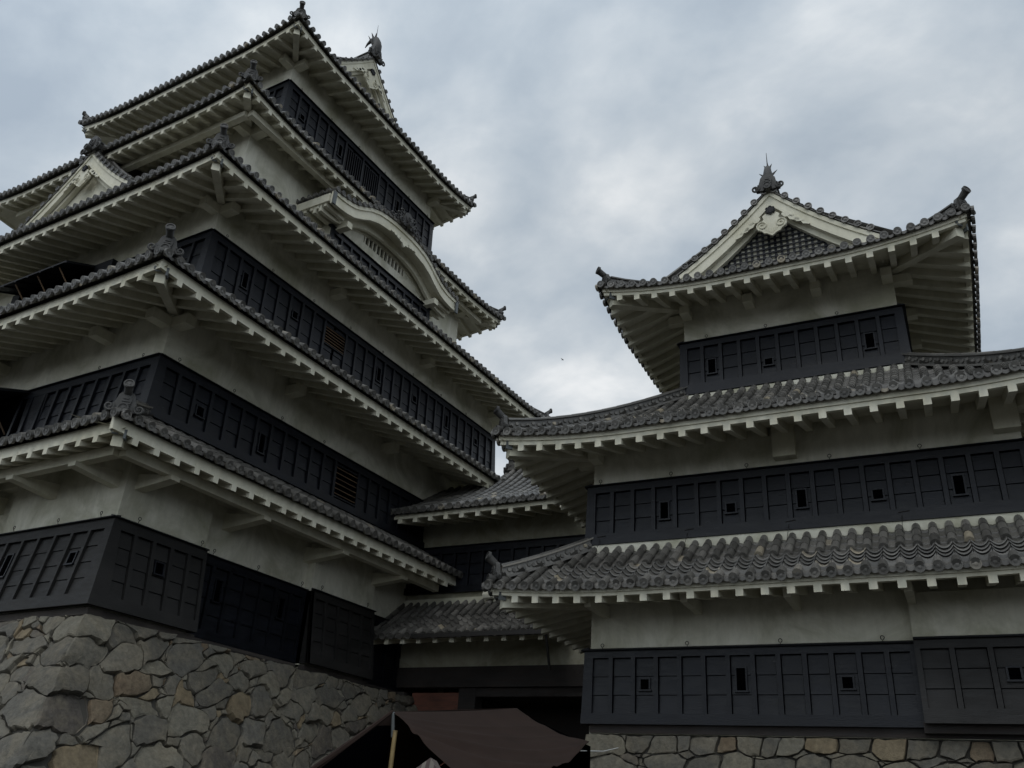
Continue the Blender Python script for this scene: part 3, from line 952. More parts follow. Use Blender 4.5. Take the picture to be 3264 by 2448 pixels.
# third storey
panel(keep, L3r, 1, 14.0, 15.87, wins=[(1.45, 15.08, .17, .5), (3.17, 15.1, .2, .24), (4.95, 15.2, .78, .62, 'brown'), (7.38, 15.09, .17, .5), (9.48, 15.12, .2, .24), (11.6, 15.13, .17, .5), (13.7, 15.15, .2, .24)], sp=.52, flare=.08)
panel(keep, L3r, 0, 14.0, 15.87, x0=(L3r[2] - L3r[0]) - 3.85, sp=.52, flare=.08, mitre=(0, 1))
# top storey
panel(keep, L5r, 1, 23.0, 25.45, wins=[(.95, 24.45, .2, .24), (2.68, 24.6, .17, .55), (3.95, 24.5, .98, 1.15, 'bars'), (5.05, 24.5, .98, 1.15, 'bars'), (6.7, 24.6, .17, .55)], sp=.53, flare=.06, bot=.3)
panel(keep, L5r, 0, 23.0, 25.45, sp=.53, flare=.06, bot=.3)
hooks(keep, L1r, 1, 10.78, [.38, 2.11, 3.82, 5.5]); hooks(keep, L1r, 0, 10.78, [W_ - .5, W_ - 2.07])
hooks(keep, L3r, 1, 15.92, [.36, 2.2, 4.03, 5.84, 7.6, 9.4, 11.2, 12.96])
hooks(keep, L1r, 1, 6.93, [.45, 2.2]); hooks(keep, KR(.25, .25), 1, 6.93, [2.55, 4.0, 5.6]); hooks(keep, L1r, 1, 6.93, [6.35, 8.3])
hooks(keep, L1r, 0, 6.93, [W_ - .35, W_ - 1.8, W_ - 3.4]); hooks(keep, L5r, 1, 25.5, [.5, 2.2, 3.9, 5.6, 7.3, 8.7])

# roofs
R1 = KR(-1.65, -1.65); R2 = KR(-1.95, -1.95); R3 = KR(-.20, -.20); R4 = KR(1.53, 1.35); R5 = KR(2.4, 3.23)
roof1, zt1 = roof(keep, R1, L1r, 8.40, .54, .5, .03, .03, ymax=ym_ring(1.65), xlim={1: (0, 12.2)}, hips=(1,), hipmax=1.6, raft_off=.56, rp=.53)
roof2, zt2 = roof(keep, R2, L1r, 11.90, .52, .50, .036, .06, ymax=ym_ring(3.55), hips=(1,), hipmax=3.4, raft_off=.65)
roof3, zt3 = roof(keep, R3, L3r, 16.95, .53, .50, .05, .10, ymax=ym_ring(3.1), hips=(1, 2), hipmax=3.0, raft_off=.66)
roof4, zt4 = roof(keep, R4, L4r, 21.53, .49, .50, .05, .25, ymax=ym_ring(3.25), hips=(1, 2), hipmax=2.2, raft_off=.6, raft_sides=(0, 1, 2))
GY5 = 2.0
def ym5(k, x, Ln):
    e = min(x, Ln - x)
    if k in (1, 3): return max(0, min(GY5 + .3, e))
    if e < GY5: return max(0, e)
    return (R5[3] - R5[1]) / 2
roof5, zt5 = roof(keep, R5, L5r, 26.70, .53, .50, .055, .32, ymax=ym5, hips=(1, 2, 0), hipmax=GY5 + .3, raft_off=.6, raft_sides=(0, 1, 2))

# corner brackets and wall brackets
def kb(rect, k, xs, zt_, w=.28, h=.26, d=.5, parent=None):
    f, Ln, t, n = SIDE(rect, k)
    for x in xs: bracket_box(keep, f, x, -d, .02, zt_ - h, zt_, w, parent)
kb(L1r, 1, [.16, 4.0, 8.2], 11.86, parent=roof2); kb(L1r, 0, [W_ - .16, W_ - 2.2, W_ - 6.5], 11.86, parent=roof2)
kb(L3r, 1, [.15, 4.9, 10, 14.9], 16.88, parent=roof3); kb(L3r, 0, [L3r[2] - L3r[0] - .15], 16.88, parent=roof3)
kb(L4r, 1, [.15, 12.2], 21.42, parent=roof4); kb(L4r, 0, [L4r[2] - L4r[0] - .15], 21.42, parent=roof4)
kb(L5r, 1, [.15, 8.85], 26.55, parent=roof5); kb(L5r, 0, [L5r[2] - L5r[0] - .15], 26.55, parent=roof5)
# outrigger arms and longitudinal beam below the first eave
for k, rect in ((1, L1r), (0, L1r)):
    f, Ln, t, n = SIDE(rect, k)
    xs = [0.35, 3.1, 6.0, 8.6] if k == 1 else [W_ - .35, W_ - 2.5, W_ - 4.9, W_ - 7.4]
    for x in xs:
        A_ = MB(); A_.hexa([f(x - .12, -1.1, 7.72), f(x + .12, -1.1, 7.72), f(x + .12, .3, 7.60), f(x - .12, .3, 7.60), f(x - .12, -1.1, 7.815), f(x + .12, -1.1, 7.815), f(x + .12, .3, 8.02), f(x - .12, .3, 8.02)])
        A_.build('outrigger', TRIM, roof1)
    Lb = MB()
    if k == 1: Lb.box(-.9, 10.4, -1.03, -.83, 7.82, 8.03, f)
    else: Lb.box(0, W_ + .82, -1.03, -.83, 7.822, 8.03, f)
    Lb.build('eave_beam', TRIM, roof1)
f, Ln, t, n = SIDE(L4r, 1)
Lb = MB(); Lb.box(-.75, 13, -.85, -.65, 21.02, 21.22, f); Lb.box(-.85, -.65, -.65, 13, 21.022, 21.22, lambda a_, b_, c_: SIDE(L4r, 0)[0](L4r[2] - L4r[0] - a_ - .0, b_ * 0 - .75 + (a_ + .75), c_) if False else f(a_, b_, c_))
Lb.v = Lb.v[:8]; Lb.f = Lb.f[:6]
Lb.build('eave_beam', TRIM, roof4)
f0, Ln0, t0, n0 = SIDE(L4r, 0)
Lb = MB(); Lb.box(0, Ln0 + .6, -.85, -.65, 21.021, 21.22, f0); Lb.build('eave_beam', TRIM, roof4)

# top gable on the right face
f5, Ln5, t5, n5 = SIDE(R5, 1)
half5 = Ln5 / 2
def zp5(q): 
    y = half5 - abs(q); return 26.60 + .50 * y + .055 * y * y + .02
gable(keep, roof5, f5, half5, GY5, 3.9, zp5, 'white', t5, n5, z_base=27.6, emblem=1.35, bw=.52)
ridge(keep, roof5, f5, half5, GY5 + .02, Ln5 * .8, zp5(0) - .05, n5, t5, 1.7)
fish(roof5, f5(half5, GY5 + .15, zp5(0) + .46), -n5, 1.12)

# left gable standing on the third roof
f3, Ln3, t3, n3 = SIDE(R3, 0)
gx = (W_ - 8.56) - R3[0]
def zp3(q):
    q = abs(q); return 21.25 - (q * 1.02 - .07 * q * q)
gy = 1.35
HW3 = 3.0
def gab_rows(rootpart, f, xc, y0, depth, hw, zp, name):
    T = MB()
    for s_ in (-1, 1):
        pt = lambda a_, b_: f(xc + s_ * (hw - b_), y0 + a_, zp(hw - b_))
        rows = [.25 + .3 * i for i in range(int(depth / .3))]
        tile_field(T, pt, rows, lambda x: hw - .03, caps=False)
        T.add([f(xc + s_ * hw, y0, zp(hw) - .04), f(xc, y0, zp(0) - .04), f(xc, y0 + depth, zp(0) - .04), f(xc + s_ * hw, y0 + depth, zp(hw) - .04)], [(0, 1, 2, 3)])
    return T.build(name, TILE, rootpart)
gab_rows(roof3, f3, gx, gy, 2.6, HW3, zp3, 'dormer_tiles')
gable(keep, roof3, f3, gx, gy, HW3, zp3, 'white', t3, n3, z_base=18.2, emblem=1.15, bw=.50)
ridge(keep, roof3, f3, gx, gy + .02, gy + 2.6, zp3(0) - .05, n3, t3, 1.6)

# curved gable over the bay on the right face
fk, Lnk, tk, nk = SIDE((0, 0, W_, DP), 1)
KC = 9.15
def zk(q):      # top of the undulating bargeboard
    q = abs(q)
    pts = [(0, 21.13), (.5, 21.12), (.95, 21.07), (1.4, 20.98), (1.85, 20.80), (2.2, 20.58), (2.6, 20.36), (3.0, 20.25), (3.4, 20.19), (3.8, 20.16)]
    return float(np.interp(q, [p[0] for p in pts], [p[1] for p in pts]))
KH = 3.72
KB = MB()
qs = np.linspace(-KH, KH, 49)
def kl(y, dz, sc=1.0): return [fk(KC + q, y, zk(q) + dz + (.06 * (abs(q) / KH) ** 6)) for q in qs]
KB.ribbon(kl(1.25, 0), kl(1.40, 0), kl(1.40, -.15), kl(1.25, -.15))
KB.ribbon(kl(1.30, -.152), kl(1.40, -.152), kl(1.40, -.42), kl(1.30, -.42))
KB.ribbon(kl(1.27, -.422), kl(1.40, -.422), kl(1.40, -.52), kl(1.27, -.52))
T = MB()
# barrel of tiles running back from the wavy front
i = 0; q = -KH + .05
while q <= KH:
    z = zk(q) + .03
    T.cyl(fk(KC + q, 1.22, z + .06), fk(KC + q, 3.4, z + .06), .08, .08, 8, cap=False)
    T.disc(fk(KC + q, 1.17, z + .06), -nk, .093, .05, 12)
    T.hexa([fk(KC + q, 1.22, z - .01), fk(KC + q + .26, 1.22, zk(q + .26) + .02), fk(KC + q + .26, 3.4, zk(q + .26) + .02), fk(KC + q, 3.4, z - .01),
            fk(KC + q, 1.22, z + .03), fk(KC + q + .26, 1.22, zk(q + .26) + .06), fk(KC + q + .26, 3.4, zk(q + .26) + .06), fk(KC + q, 3.4, z + .03)])
    q += .27
kara = T.build('curved_gable_roof', TILE, keep, label='undulating tiled gable over the projecting bay')
KB.build('bargeboard', TRIM, kara)
# underside of the curved roof, arched ribs, side eaves
US = MB()
US.ribbon(kl(1.40, -.30), kl(3.2, -.30), kl(3.2, -.36), kl(1.40, -.36))
US.build('soffit', TRIM, kara)
for yy, dz in ((1.75, -.36), (2.0, -.37)):
    A2 = MB(); A2.ribbon(kl(yy, dz), kl(yy + .12, dz), kl(yy + .12, dz - .34), kl(yy, dz - .34)); A2.build('arched_rib', TRIM, kara)
for sgn in (-1, 1):
    Se = MB(); xx = KC + sgn * KH
    Se.box(xx - .06, xx + .06, 1.42, 3.2, 19.78, 20.1, fk)
    Se.build('fascia', TRIM, kara)
    for i in range(6):
        Rb = MB(); yy = 1.55 + i * .3
        Rb.box(min(xx - sgn * .9, xx), max(xx - sgn * .9, xx), yy, yy + .13, 19.66, 19.79, fk); Rb.build('rafter', TRIM, kara)
    Ct = MB()
    for i in range(7):
        yy = 1.5 + i * .28
        Ct.disc(fk(xx + sgn * .12, yy, 20.22), tk * sgn, .088, .2, 12)
    Ct.build('side_eave_tiles', TILE, kara)
    Ec = MB(); Ec.box(xx - .07, xx + .07, 1.2, 1.26, 19.62, 20.12, fk); Ec.build('end_cap', COPPER, kara)
    Bk = MB(); Bk.box(xx - sgn * 1.1 - .12, xx - sgn * 1.1 + .12, 1.42, 2.3, 19.45, 19.68, fk); Bk.build('bracket', TRIM, kara)
O = MB(); ornament(O, fk(KC, 1.2, 21.2), -nk, 1.6, horn=False, low=True)
for s_ in (-1, 1):
    for (dy_, dz_) in ((.5, .28), (.62, .06), (.35, .5), (.85, .02)):
        O.tube([fk(KC + s_ * (dy_ + .11 * (1 - .6 * i_ / 11) * math.cos(i_ * .55)), 1.16, 21.22 + dz_ + .11 * (1 - .6 * i_ / 11) * math.sin(i_ * .55)) for i_ in range(12)], .03, 6)
if True: pass; oo = O.build('ridge_end_ornament', ORNM, kara)
# hanging pendant with small leaves
K_ = MB(); g2 = lambda a_, b_, d_: fk(KC + a_, 1.2 + d_, 20.62 + b_)
for s_ in (-1, 1):
    for (cx_, cz_, r_) in ((.16, -.08, .11), (.34, -.05, .09), (.52, -.03, .08), (.7, -.03, .06)):
        K_.prism([(s_ * (cx_ + r_ * 1.2 * math.cos(a_)), cz_ + r_ * .8 * math.sin(a_)) for a_ in np.linspace(0, 2 * math.pi, 11)[:-1]], g2, -.02, .05)
K_.prism([(0, -.3), (.12, -.15), (.1, 0), (-.1, 0), (-.12, -.15)], g2, -.03, .05)
K_.build('gable_pendant', TRIM, kara)
# the bay wall below with barred window and black boards
bay = (0, 6.3, W_ - 2.05, 12.0)
bw_ = MB(); 
zwin0, zwin1 = 20.02, 20.58
xa, xb = 7.95, 10.35
fb, Lb_, tb, nb_ = SIDE((0, 0, W_ - 2.05, DP), 1)
bw_.box(6.3, 12.0, 0, 1.0, 18.2, zwin0, fb); bw_.box(6.3, xa, 0, 1.0, zwin0 + .001, 20.9, fb); bw_.box(xb, 12.0, 0, 1.0, zwin0 + .001, 20.9, fb); bw_.box(xa, xb, 0, 1.0, zwin1, 20.9, fb)
bwo = bw_.build('wall', PLASTER, keep, label='plastered wall of the bay under the curved gable')
Vd = MB(); Vd.box(xa, xb, .12, .25, zwin0, zwin1, fb); Vd.build('window_recess', VOID, bwo)
for i in range(11):
    x = xa + (xb - xa) * (i + .5) / 11
    Br = MB(); Br.box(x - .035, x + .035, .0 + .02, .11, zwin0, zwin1, fb); Br.build('window_bar', PLASTER, bwo)
panel(keep, bay, 1, 18.2, 19.5, sp=.52, flare=.05, off=.06)

# propped shutters and dark openings on the left face
def shutter(rect_y, s0, s1, ztop, zbot, proj, drop, wdt):
    # box bay
    Bx = MB(); Bx.box(W_ - s1 - .4, W_ - s0, rect_y - proj, rect_y + .05, zbot, ztop); bo_ = Bx.build('window_bay', RAILM, keep, label='black boarded window bay on the left face')
    Vd = MB(); Vd.add([(W_ - s1, rect_y - proj - .004, zbot + .1), (W_ - s0 - .8, rect_y - proj - .004, zbot + .1), (W_ - s0 - .8, rect_y - proj - .004, ztop - .05), (W_ - s1, rect_y - proj - .004, ztop - .05)], [(0, 1, 2, 3)])
    Vd.build('window_recess', VOID, bo_)
    Sh = MB(); y1 = rect_y - proj; y0 = y1 - wdt
    x0, x1 = W_ - s1, W_ - s0 - .85
    Sh.hexa([(x0, y0, ztop - drop - .05), (x1, y0, ztop - drop - .05), (x1, y1, ztop - .05), (x0, y1, ztop - .05), (x0, y0, ztop - drop), (x1, y0, ztop - drop), (x1, y1, ztop), (x0, y1, ztop)])
    for i in range(7):
        xx = x0 + (x1 - x0) * i / 6
        Sh.hexa([(xx - .03, y0, ztop - drop - .085), (xx + .03, y0, ztop - drop - .085), (xx + .03, y1, ztop - .085), (xx - .03, y1, ztop - .085), (xx - .03, y0, ztop - drop - .052), (xx + .03, y0, ztop - drop - .052), (xx + .03, y1, ztop - .052), (xx - .03, y1, ztop - .052)])
    Sh.build('shutter', RAILM, bo_)
    for xx in (x1 - .45, x1 - 1.5, x1 - 2.6):
        St = MB(); St.cyl((xx, y0 + .1, ztop - drop - .06), (xx, y1, ztop - 1.15), .022, .022, 6); St.build('prop_stick', BROWNW, bo_)
shutter(1.6, 5.45, 10.0, 15.97, 14.2, .35, .36, .85)
shutter(0.0, 3.9, 8.6, 10.78, 9.3, .14, .30, .85)

# ================================================================ CORNER TOWER (right)
C0 = (-8.10911, 17.18262)
TA = 0.0639049
tower = thing('corner_tower', 'smaller three-roofed black and white turret on the right with a dark lattice gable', 'turret', (C0[0], C0[1], 0), TA)
TW, TD = 8.67, 8.67
T1 = (0, 0, TW, TD); T3 = (1.76, 1.76, TW - 1.76, TD - 1.76)
walls(tower, (0, 0, TW, TD), 3.45, 9.9)
walls(tower, T3, 11.3, 14.5)
Bx = MB(); Bx.box(6.28, TW + .002, -.16, .05, 3.7, 5.95); Bx.build('wall', PLASTER, tower, label='projecting plaster bay at the right of the lowest storey')
panel(tower, T1, 0, 3.62, 5.05, wins=[(1.28, 4.38, .17, .2), (3.21, 4.46, .17, .42), (5.15, 4.38, .18, .2)], x1=6.28, sp=.4825, flare=.04, off=.05, mitre=(1, 0), hb=3, top=.14, bot=.2)
panel(tower, (0, -.16, TW, TD), 0, 3.66, 5.08, wins=[(7.56, 4.47, .18, .2)], x0=6.28, sp=.54, flare=.14, off=.06, mt=LACQD, mitre=(0, 1), hb=3, top=.16, bot=.24, lab='greyer projecting board panel at the right end')
panel(tower, T1, 3, 3.62, 5.05, sp=.4825, flare=.04, off=.05, hb=3, top=.14, bot=.2)
panel(tower, T1, 1, 3.62, 5.05, sp=.4825, flare=.04, off=.05, hb=3, top=.14, bot=.2)
panel(tower, T1, 0, 7.335, 8.71, wins=[(1.67, 8.0, .17, .38), (3.14, 7.92, .18, .2), (4.57, 7.98, .17, .38), (6.04, 7.92, .18, .2), (7.49, 7.96, .17, .38)], sp=.482, flare=.03, off=.06, hb=3, top=.16, bot=.24)
panel(tower, T1, 3, 7.335, 8.71, sp=.482, flare=.03, off=.06, hb=3, top=.16, bot=.24)
panel(tower, T1, 1, 7.335, 8.71, sp=.482, flare=.03, off=.06, hb=3, top=.16, bot=.24)
panel(tower, T3, 0, 11.62, 13.12, wins=[(.85, 12.35, .18, .40), (2.33, 12.22, .18, .18), (4.32, 12.35, .18, .40)], sp=.468, flare=.03, off=.05, hb=3, top=.16, bot=.28)
panel(tower, T3, 1, 11.62, 13.12, sp=.468, flare=.03, off=.05, hb=3, top=.16, bot=.28)
panel(tower, T3, 3, 11.62, 13.12, sp=.468, flare=.03, off=.05, hb=3, top=.16, bot=.28)
# mortar strips where the roofs meet the boards
for rect, z0, z1 in ((T1, 7.0, 7.33), (T3, 11.38, 11.6)):
    Ms = MB()
    for k in (0, 1, 3):
        f, Ln, t, n = SIDE(rect, k)
        Ms.hexa([f(-.12, -.12, z0), f(Ln + .12, -.12, z0), f(Ln + .12, .0, z0), f(-.12, .0, z0), f(-.08, -.11 - .001 * k, z1 + .002 * k), f(Ln + .08, -.11 - .001 * k, z1 + .002 * k), f(Ln + .08, .0, z1 + .002 * k), f(-.08, .0, z1 + .002 * k)])
    Ms.build('mortar_strip', PLASTER, tower)
TR1 = (-1.72, -1.72, TW + 1.72, TD + 1.72); TR2 = (-1.77, -1.77, TW + 1.77, TD + 1.77); TR3 = (.0, .0, TW, TD)
troof1, tz1 = roof(tower, TR1, T1, 6.09, .41, .64, .045, .16, tiles=(0, 1, 3), raft_sides=(0, 1, 3), ymax=ym_ring(1.72), pitch=.285, rp=.46, twoband=True, orn=1.05, ks=.22, hips=(0, 1), hipmax=1.75, raft_off=.65,
                   scal={0: (.13, .84, .95, 20)})
troof2, tz2 = roof(tower, TR2, T1, 9.47, .48, .45, .05, .26, tiles=(0, 1, 3), raft_sides=(0, 1, 3), ymax=ym_ring(3.5), pitch=.285, rp=.46, twoband=True, orn=1.05, ks=.30, hips=(0, 1), hipmax=3.55, raft_off=.65,
                   scal={0: (.75, 1.4, 2.6, 9.4)})
TG = 1.0
def ymt(k, x, Ln):
    e = min(x, Ln - x)
    if k in (0, 2): return max(0, min(TG + .35, e))
    if e < TG: return max(0, e)
    return TW / 2
troof3, tz3 = roof(tower, TR3, T3, 14.03, .45, .33, .082, .38, tiles=(0, 1, 3), raft_sides=(0, 1, 3), ymax=ymt, pitch=.285, rp=.46, twoband=True, orn=1.0, ks=.38, hips=(0, 1), hipmax=TG + .9, raft_off=.55, horn_el=30)
ft, Lt_, tt_, nt_ = SIDE(TR3, 0)
def zpt(q):
    y = TW / 2 - abs(q); return 13.93 + .33 * y + .082 * y * y
gable(tower, troof3, ft, TW / 2, TG, 2.45, zpt, 'lattice', tt_, nt_, z_base=14.5, emblem=1.15, bw=.42, qstep=.27)
ridge(tower, troof3, ft, TW / 2, TG + .02, 7.5, zpt(0) - .05, nt_, tt_, 1.25)
fish(troof3, ft(TW / 2, TG + .2, zpt(0) + .42), -nt_, .66)
def tb2(rect, k, xs, zt_, parent, w=.24, h=.22, d=.42):
    f, Ln, t, n = SIDE(rect, k)
    for x in xs: bracket_box(tower, f, x, -d, .02, zt_ - h, zt_, w, parent)
tb2(T3, 0, [.12, 1.75, 3.4, 5.03], 14.08, troof3); tb2(T3, 1, [.12, 1.8, 3.4], 14.08, troof3); tb2(T3, 3, [5.03, 3.4], 14.08, troof3)
tb2(T1, 0, [.12], 9.5, troof2); tb2(T1, 3, [TD - .12], 9.5, troof2)
bracket_box(tower, SIDE(T1, 0)[0], 4.33, -.25, .02, 8.9, 9.62, .46, troof2); bracket_box(tower, SIDE(T1, 0)[0], 8.45, -.25, .02, 8.95, 9.62, .46, troof2)
# slanting struts below the first eave
f, Ln, t, n = SIDE(T1, 0)
for x in (.35, 2.35, 4.3, 6.35):
    A_ = MB(); A_.hexa([f(x - .07, -1.1, 5.74), f(x + .07, -1.1, 5.74), f(x + .07, .02, 5.74), f(x - .07, .02, 5.74), f(x - .07, -1.2, 5.9), f(x + .07, -1.2, 5.9), f(x + .07, .02, 6.0), f(x - .07, .02, 6.0)])
    A_.build('outrigger', TRIM, troof1)
hooks(tower, T1, 0, 5.08, [.29, 2.1, 3.93, 5.76], off=.08); hooks(tower, T1, 0, 8.76, [.19, 1.85, 3.51, 5.2, 6.9], off=.08)
hooks(tower, T3, 0, 13.17, [.6, 2.1, 3.8], off=.08)
for x in (.26, 2.24, 4.33, 6.44):
    Hh = MB(); c = f(x, -.13, 7.50)
    Hh.tube([c + t * .07 * math.cos(a_) + V3(0, 0, .07 * math.sin(a_)) for a_ in np.linspace(0, 6.2, 14)], .009, 5)
    Hh.tube([f(x - .04, -.13, 7.46), f(x - .08, -.5, 6.85)], .006, 4); Hh.tube([f(x - .1, -.14, 7.5), f(x + .1, -.14, 7.52)], .012, 5)
    Hh.build('iron_ring', IRON, tower)
Sb = MB(); Sb.box(0.02, TW, -.045, .2, 3.46, 3.63, f); Sb.box(6.25, TW + .1, -.24, -.048, 3.52, 3.70, f); Sb.build('sill_beam', BEAMM, tower)

# ================================================================ CONNECTING WING (between them)
wing = thing('connecting_wing', 'narrow two-roofed linking building recessed in shadow between the keep and the turret, above the gateway', 'linking building', (C0[0], C0[1], 0), TA)
WV = 4.77
wr = (-8.3, WV, .0, WV + 4.6)
walls(wing, wr, 5.66, 10.6, m=SHADE_GRIME)
panel(wing, (-8.3, WV, 0, 9), 0, 7.8, 9.2, sp=.5, flare=.02, off=.05, mitre=(0, 0), hb=3)
WRr = (-8.15, 3.1, -2.05, 11.0)
def ymw(k, x, Ln):
    if k != 0: return 0
    return 3.95 if x > 2.2 else 2.9
wroof, wz = roof(wing, WRr, (-9.9, WV, 0, 9), 10.0, .42, .43, .058, 0, tiles=(0,), ymax=ymw, fascia_sides=(0,), raft_sides=(0,), xlim={0: (0, 6.1)}, hips=(), pitch=.30, rp=.53, ks=.25, slab=False, raft_off=.12)
fw, Lw, tw, nw = SIDE(WRr, 0)
Rr = MB()
hip_stack(Rr, [fw(x, 3.95, wz(x, 3.95, 6.1)) for x in np.linspace(2.25, 8.1, 20)], nw, w=.12, h=.42, relief=True)
Rr.build('main_ridge', TILE, wroof)
Oo = MB(); ornament(Oo, fw(2.2, 3.95, wz(2.2, 3.95, 6.1)), -tw, .8, horn=False); Oo.build('ridge_end_ornament', ORNM, wroof)
# step line of overlapping flat tiles on the left part
St = MB()
for i in range(13):
    y = .18 + i * .2; x = 1.15 + i * .03
    St.box(-.16, .16, -.02, .2, .09, .125, lambda a_, b_, c_: fw(x + a_, y + b_, wz(x, y + b_, 6.1) + c_ + .03 - .25 * b_ * .2))
St.build('tile_step', TILE, wroof)
# lower roof
WLr = (-8.1, 3.1, -2.45, 9)
wroof2, wz2 = roof(wing, WLr, (-9.6, WV, 0, 9), 6.34, .30, .70, .03, 0, tiles=(0,), ymax=lambda k, x, Ln: 1.68 if k == 0 else 0, fascia_sides=(0,), raft_sides=(0,), xlim={0: (0, 5.65)}, hips=(), pitch=.28, rp=.53, ks=.25, slab=False,
                   scal={0: (.14, .80, .5, 5.6)}, raft_off=.12)
fl, Ll, tl, nl = SIDE(WLr, 0)
Gt = MB(); Gt.box(1.6, 5.67, -.10, .02, 6.14, 6.26, fl); Gt.cyl(fl(5.64, -.04, 6.16), fl(5.64, .3, 5.3), .035, .035, 7); Gt.build('gutter', IRON, wroof2)
Ms = MB(); Ms.box(.1, 5.5, 1.58, 1.68, 7.45, 7.64, fl)
Ms.cyl(fl(2.95, 1.45, 7.62), fl(3.25, 1.45, 7.62), .13, .10, 8); Ms.build('mortar_strip', PLASTER, wroof2)
bm_ = MB(); bm_.box(-8.2, 0, WV - .12, WV + .3, 5.1, 5.655); bm_.build('lintel_beam', BEAMM, wing)
Dr = MB()
for j in range(4):
    Dr.box(-7.45, -5.86, WV + .1, WV + .16, 4.98 - .52 * (j + 1) + .008, 4.98 - .52 * j)
Dr.build('door', REDW, wing, label='reddish plank door leaf below the dark lintel')
Dp = MB(); Dp.box(-5.84, -5.3, WV - .02, WV + .4, 1.2, 5.09); Dp.build('post', BEAMM, wing)
Lp = MB(); Lp.hexa([(-7.62, WV - .25, 2.5), (-7.32, WV - .25, 2.5), (-7.32, WV + .02, 2.5), (-7.62, WV + .02, 2.5), (-7.85, WV - .12, 4.98), (-7.6, WV - .12, 4.98), (-7.6, WV + .05, 4.98), (-7.85, WV + .05, 4.98)])
Lp.build('leaning_plank', SILLM, wing)
Bk = MB(); Bk.box(-8.4, .0, WV + 2.5, WV + 2.7, 0, 5.6); Bk.box(-5.3, 0, WV + .5, WV + 2.5, 4.9, 5.0); Bk.box(-5.3, -.02, WV, WV + .3, 4.86, 5.09); Bk.build('passage_wall', BEAMM, wing)

# rafters: the hundred that show largest are parts, the others one mesh
for rn, lst in RAFT.items():
    lst.sort(key=lambda r: -r[0])
    root = bpy.data.objects[rn]
    for vis, cor, par in lst[:92]:
        R0 = MB(); R0.hexa(cor); R0.build('rafter', TRIM, par)
    rest = lst[92:]
    if rest:
        R0 = MB()
        for vis, cor, par in rest: R0.hexa(cor)
        o = R0.build('rafters', TRIM, root); o['kind'] = 'stuff'

